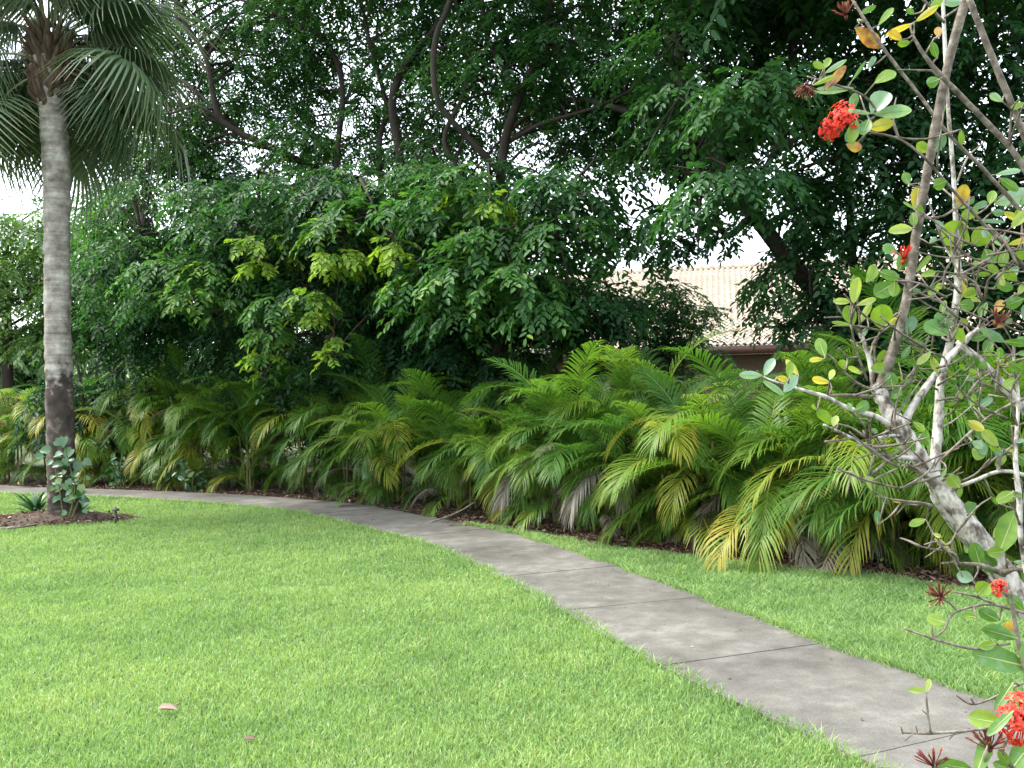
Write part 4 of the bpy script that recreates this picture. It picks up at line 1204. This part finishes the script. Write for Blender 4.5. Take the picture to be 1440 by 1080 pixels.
# leaves: base px, tip px, width px, tint
G, GP, PB_, LM, LP, YL, OR, BRN = .48, .16, .30, .59, .72, .82, .92, 1.0
LV = [(1200, 124, 1144, 128, 13, PB_), (1160, 96, 1143, 88, 11, LM), (1158, 97, 1168, 80, 11, LM), (1160, 103, 1187, 86, 8, PB_), (1143, 120, 1175, 105, 7, LP), (1160, 127, 1187, 95, 12, .96),
      (1230, 117, 1263, 95, 19, LM), (1197, 115, 1218, 85, 5, G), (1220, 96, 1232, 78, 9, GP), (1226, 160, 1249, 127, 30, PB_), (1230, 160, 1280, 154, 21, PB_), (1226, 160, 1186, 154, 7, PB_), (1222, 168, 1212, 191, 18, G), (1205, 168, 1196, 200, 17, LM), (1197, 156, 1204, 130, 12, G), (1222, 180, 1252, 172, 20, YL), (1190, 203, 1212, 209, 15, OR), (1205, 178, 1190, 200, 16, GP),
      (1308, 213, 1288, 202, 16, LM), (1312, 215, 1328, 191, 15, GP), (1322, 111, 1303, 118, 18, G), (1235, 36, 1260, 4, 10, LM), (1208, 20, 1232, 8, 9, G), (1288, 30, 1319, 8, 10, .8), (1285, 33, 1245, 50, 10, YL), (1268, 56, 1250, 44, 13, OR), (1206, 31, 1216, 27, 6, YL), (1325, 3, 1351, 4, 13, PB_), (1321, 52, 1318, 37, 10, OR), (1318, 82, 1311, 60, 11, G), (1308, 8, 1326, 0, 12, LM), (1203, 38, 1238, 66, 22, BRN), (1280, 60, 1262, 62, 12, LM), (1285, 20, 1276, 12, 8, G),
      (1286, 294, 1290, 262, 14, YL), (1286, 294, 1270, 283, 4, LM), (1283, 321, 1252, 324, 15, LP), (1331, 255, 1312, 262, 18, G), (1351, 290, 1357, 259, 19, OR), (1340, 290, 1362, 286, 13, LM), (1363, 343, 1324, 317, 36, LM), (1368, 346, 1392, 320, 30, LM), (1398, 285, 1452, 271, 24, PB_), (1400, 246, 1438, 238, 9, PB_), (1405, 250, 1432, 268, 14, G), (1392, 287, 1397, 267, 13, LM), (1368, 293, 1390, 284, 10, GP), (1395, 298, 1413, 300, 10, GP), (1410, 298, 1437, 310, 10, YL), (1422, 320, 1446, 295, 16, LP), (1370, 310, 1420, 311, 6, GP), (1418, 344, 1446, 335, 10, YL), (1385, 350, 1396, 372, 20, G), (1350, 350, 1342, 372, 14, OR),
      (1262, 355, 1238, 345, 15, GP), (1264, 381, 1275, 355, 18, G), (1218, 397, 1234, 371, 16, LM), (1236, 382, 1264, 391, 17, G), (1258, 398, 1229, 416, 26, G), (1288, 383, 1309, 359, 8, LM), (1200, 427, 1205, 390, 18, LP), (1197, 424, 1171, 424, 11, LP), (1200, 457, 1190, 430, 19, LM), (1205, 429, 1232, 420, 10, LP), (1208, 456, 1226, 424, 10, LP), (1242, 463, 1238, 427, 29, LM), (1347, 426, 1357, 390, 12, YL), (1354, 417, 1375, 408, 15, LM), (1348, 428, 1371, 430, 19, G), (1367, 372, 1384, 367, 12, LM), (1370, 386, 1391, 385, 7, LM), (1405, 385, 1390, 372, 10, LM), (1250, 456, 1262, 448, 10, YL),
      (1072, 528, 1039, 527, 13, PB_), (1075, 528, 1088, 503, 14, PB_), (1072, 535, 1101, 553, 9, PB_), (1102, 552, 1121, 527, 15, PB_), (1092, 530, 1109, 536, 9, YL), (1110, 532, 1112, 508, 11, LM), (1123, 528, 1105, 505, 10, .8), (1160, 501, 1150, 475, 15, LM), (1158, 505, 1135, 506, 7, YL), (1167, 538, 1140, 532, 11, YL), (1167, 534, 1172, 519, 9, YL), (1212, 526, 1192, 515, 9, LP), (1240, 524, 1243, 491, 15, LM), (1195, 456, 1170, 453, 6, LM), (1335, 471, 1301, 455, 24, PB_ - .1), (1335, 462, 1319, 437, 20, GP), (1378, 462, 1410, 479, 15, GP), (1412, 480, 1446, 484, 13, G), (1420, 510, 1452, 526, 26, G), (1172, 598, 1150, 579, 15, LM), (1149, 577, 1140, 568, 5, LM), (1172, 600, 1176, 583, 10, LP),
      (1360, 592, 1383, 604, 15, YL), (1404, 627, 1379, 605, 15, LP), (1367, 631, 1386, 642, 21, LM), (1378, 618, 1384, 640, 12, GP), (1275, 470, 1285, 445, 17, GP), (1350, 686, 1334, 668, 19, LM), (1362, 723, 1368, 704, 14, GP), (1405, 778, 1428, 718, 32, .55), (1338, 777, 1316, 759, 9, YL), (1270, 706, 1253, 703, 6, YL), (1425, 692, 1404, 704, 16, LM), (1424, 690, 1420, 706, 12, LM), (1380, 800, 1370, 764, 22, G), (1413, 632, 1434, 636, 6, YL), (1430, 640, 1450, 652, 19, G), (1415, 640, 1400, 655, 12, LM), (1408, 632, 1398, 640, 11, GP),
      (1369, 815, 1345, 807, 19, PB_), (1375, 836, 1390, 819, 22, LM), (1400, 806, 1374, 775, 24, G), (1330, 876, 1304, 868, 17, .62), (1373, 868, 1355, 866, 12, LM), (1432, 898, 1382, 885, 21, G), (1445, 938, 1373, 918, 38, G), (1432, 892, 1411, 874, 16, OR), (1405, 873, 1378, 859, 17, G), (1413, 1018, 1361, 1009, 30, .64), (1373, 1090, 1391, 1038, 22, G), (1368, 1082, 1318, 1074, 20, G), (1302, 971, 1281, 970, 10, LP), (1302, 973, 1308, 955, 8, LP), (1404, 1054, 1416, 1072, 15, LM), (1420, 1085, 1452, 1040, 30, G), (1425, 1000, 1388, 1032, 14, G), (1440, 900, 1455, 940, 26, G), (1400, 905, 1378, 910, 14, LM), (1440, 860, 1420, 840, 18, G), (1425, 960, 1398, 1000, 16, G), (1440, 1090, 1400, 1075, 24, G),
      (1440, 420, 1415, 430, 18, G), (1430, 395, 1412, 380, 14, LM), (1440, 450, 1452, 425, 20, GP), (1400, 440, 1410, 420, 12, OR), (1395, 450, 1412, 460, 10, .96), (1330, 405, 1316, 400, 9, LM), (1432, 530, 1410, 545, 14, LM), (1380, 530, 1362, 520, 10, LM), (1400, 400, 1425, 405, 16, G), (1388, 425, 1378, 445, 14, G), (1430, 350, 1445, 365, 15, LM)]
for e in ends:
    if U(0, 1) < .45:
        a, L = U(0, 6.28), U(12, 26)
        LV.append((e[0], e[1], e[0] + L * math.cos(a), e[1] - L * math.sin(a), L * U(.4, .7), R.choice([G, LM, GP, LP, G, LM, PB_, G])))
for _ in range(110):                                   # the bush goes on beyond the picture's right edge
    a, L = U(0, 6.28), U(18, 42)
    x, y = U(1450, 1640), U(-60, 1100)
    LV.append((x, y, x + L * math.cos(a), y - L * math.sin(a), L * U(.4, .65), R.choice([G, LM, GP, PB_, G, LM])))
lv = MB()
prof_t = np.array([0, .12, .3, .5, .7, .86, .96, 1.0])
prof_w = np.array([.05, .22, .40, .49, .48, .34, .17, .0])
for x0, y0, x1, y1, w, t in LV:
    k = np.argmin(np.hypot(smp[:, 0] - x0, smp[:, 1] - y0))
    pdist = math.hypot(smp[k, 0] - x0, smp[k, 1] - y0)
    if pdist > 60 and x0 > 1440:
        continue
    d0_ = smp[k, 2] + R.normal(0, .02)
    d1_ = d0_ + U(-.45, .35) * math.hypot(x1 - x0, y1 - y0) * d0_ / F
    p0, p1 = at(x0, y0, d0_) - IB, at(x1, y1, d1_) - IB
    L = np.linalg.norm(p1 - p0); ax = (p1 - p0) / L
    view = nrm(at(x0, y0, 1.0) - np.array([0, 0, EYE]))
    sd = nrm(np.cross(ax, view) + R.normal(0, .18, 3)); sd = nrm(sd - ax * sd.dot(ax))
    nn = np.cross(sd, ax)
    if nn[2] < 0: nn = -nn
    wm = w * d0_ / F
    curl, fold = U(-.14, .24), U(.05, .38)
    V, f = [], []
    mid = p0 + ax * (prof_t * L)[:, None] - nn * ((prof_t ** 2) * L * curl)[:, None]
    mm_ = len(prof_t)
    wv = prof_w * U(.9, 1.1) * (1 + R.normal(0, .03, mm_))
    V = np.vstack([mid] + [mid + sd * (s * wv * wm * q)[:, None] + nn * ((wv * q) ** 1.5 * wm * fold * 2)[:, None] for s in (1, -1) for q in (.55, 1.0)])
    for s in (0, 1):
        prev = 0
        for c in (1 + 2 * s, 2 + 2 * s):
            for q in range(mm_ - 1):
                qd = (prev * mm_ + q, prev * mm_ + q + 1, c * mm_ + q + 1, c * mm_ + q)
                f.append(qd if s == 0 else qd[::-1])
            prev = c
    tn = np.full(len(V), t) + R.normal(0, .012)
    lv.add(V, None, f, np.clip(tn, 0, 1))
    vw = wm * .035 + .0003                               # pale raised midrib on both faces
    for up in (1, -1):
        rb = np.vstack([mid + sd * (vw * q) * (1.02 - prof_t)[:, None] + nn * (up * .0006 * (1 if q == 0 else .35)) for q in (1, 0, -1)])
        lv.add(rb, None, [(a * mm_ + q, a * mm_ + q + 1, (a + 1) * mm_ + q + 1, (a + 1) * mm_ + q) for a in (0, 1) for q in range(mm_ - 1)], .5, 1)
    if pdist > 3 and pdist < 60:
        q = at(smp[k, 0], smp[k, 1], smp[k, 2]) - IB
        md = (p0 + q) / 2 + R.normal(0, .08 * np.linalg.norm(p0 - q), 3)
        tube(tgt[1], [q, md, p0], [.0021, .0017, .0012], 5, 3, .12)
tgt[0].obj('trunk', M_LICHEN, ix)
tgt[1].obj('branch', M_TWIG, ix)
lv.obj('foliage', [M_IXORA, M_RIB], ix)


def flower(px, py, wpx, d, aim, m, lab, name='flower_head', n=46, open_=True):
    c = at(px, py, d) - IB
    rad = wpx * d / F / 2
    mb = MB()
    aim = nrm(np.asarray(aim, float))
    base = c - aim * rad * .9
    tube(mb, [base - aim * rad * .5, base], [.003, .004], 6, 2, tint=.1)
    for k in range(n):
        v = R.normal(0, 1, 3); v = nrm(v)
        if v.dot(aim) < -.15: v = v - 2 * v.dot(aim) * aim
        v = nrm(v + aim * .45)
        ln = rad * U(1.5, 2.0)
        tip = base + v * ln * .95
        tube(mb, [base + v * rad * .2, base + v * ln * .5 + R.normal(0, .03 * rad, 3), tip], [.0012, .0010, .0012], 4, 2, tint=.3)
        if open_:
            s1 = nrm(np.cross(v, R.normal(0, 1, 3))); s2 = np.cross(v, s1)
            pd = np.array([s1, s2, -s1, -s2]) + v * .25 + R.normal(0, .15, (4, 3))
            leaf_batch(mb, np.tile(tip, (4, 1)), pd, np.tile(v, (4, 1)) + R.normal(0, .1, (4, 3)), rad * U(.30, .42, 4), rad * U(.17, .24, 4), np.clip(R.normal(.6, .22, 4), 0, 1), .1, .2)
        else:
            leaf_batch(mb, np.array([tip - v * rad * .5]), np.array([v]), np.array([s for s in [nrm(np.cross(v, R.normal(0, 1, 3)))]]), rad * .8, rad * .24, np.array([U(.2, 1)]), .3, .1)
    o = mb.obj(name, m, ix)
    o['label'] = lab


flower(1181, 168, 33, 1.79, (-.75, -.35, .15), M_PETAL, 'open scarlet flower head near the top')
flower(1164, 184, 20, 1.79, (-.8, -.4, -.4), M_PETAL, 'scarlet flower head, lower lobe', n=26)
flower(1436, 1012, 46, 1.42, (-.35, -.6, .3), M_PETAL, 'big scarlet flower head in the bottom right corner', n=70)
flower(1404, 826, 18, 1.62, (-.5, -.5, .3), M_PETAL, 'small scarlet flower head below the trunk', n=24)
flower(1132, 128, 20, 1.78, (-.3, -.2, -1), M_DRYFL, 'withered dark red flower head', 'withered_flower', 30, False)
flower(1188, 12, 22, 1.94, (-.2, -.2, 1), M_DRYFL, 'dull pink bud cluster at the top edge', 'bud_cluster', 18, False)
flower(1272, 355, 24, 1.86, (.1, -.2, 1), M_PETAL, 'red bud cluster beside the tall stem', 'bud_cluster', 14, False)
flower(1318, 836, 24, 1.58, (-.6, -.4, .4), M_DRYFL, 'brown dried flower head over the lawn strip', 'withered_flower', 26, False)
flower(1390, 1040, 34, 1.41, (-.2, -.2, 1), M_DRYFL, 'spiky dried flower head at the bottom', 'withered_flower', 26, False)
flower(1312, 1066, 30, 1.4, (-.2, -.2, 1), M_DRYFL, 'reddish dried buds at the bottom edge', 'bud_cluster', 18, False)
flower(1408, 446, 22, 1.75, (.3, -.4, .6), M_DRYFL, 'small reddish buds at the right edge', 'bud_cluster', 14, False)
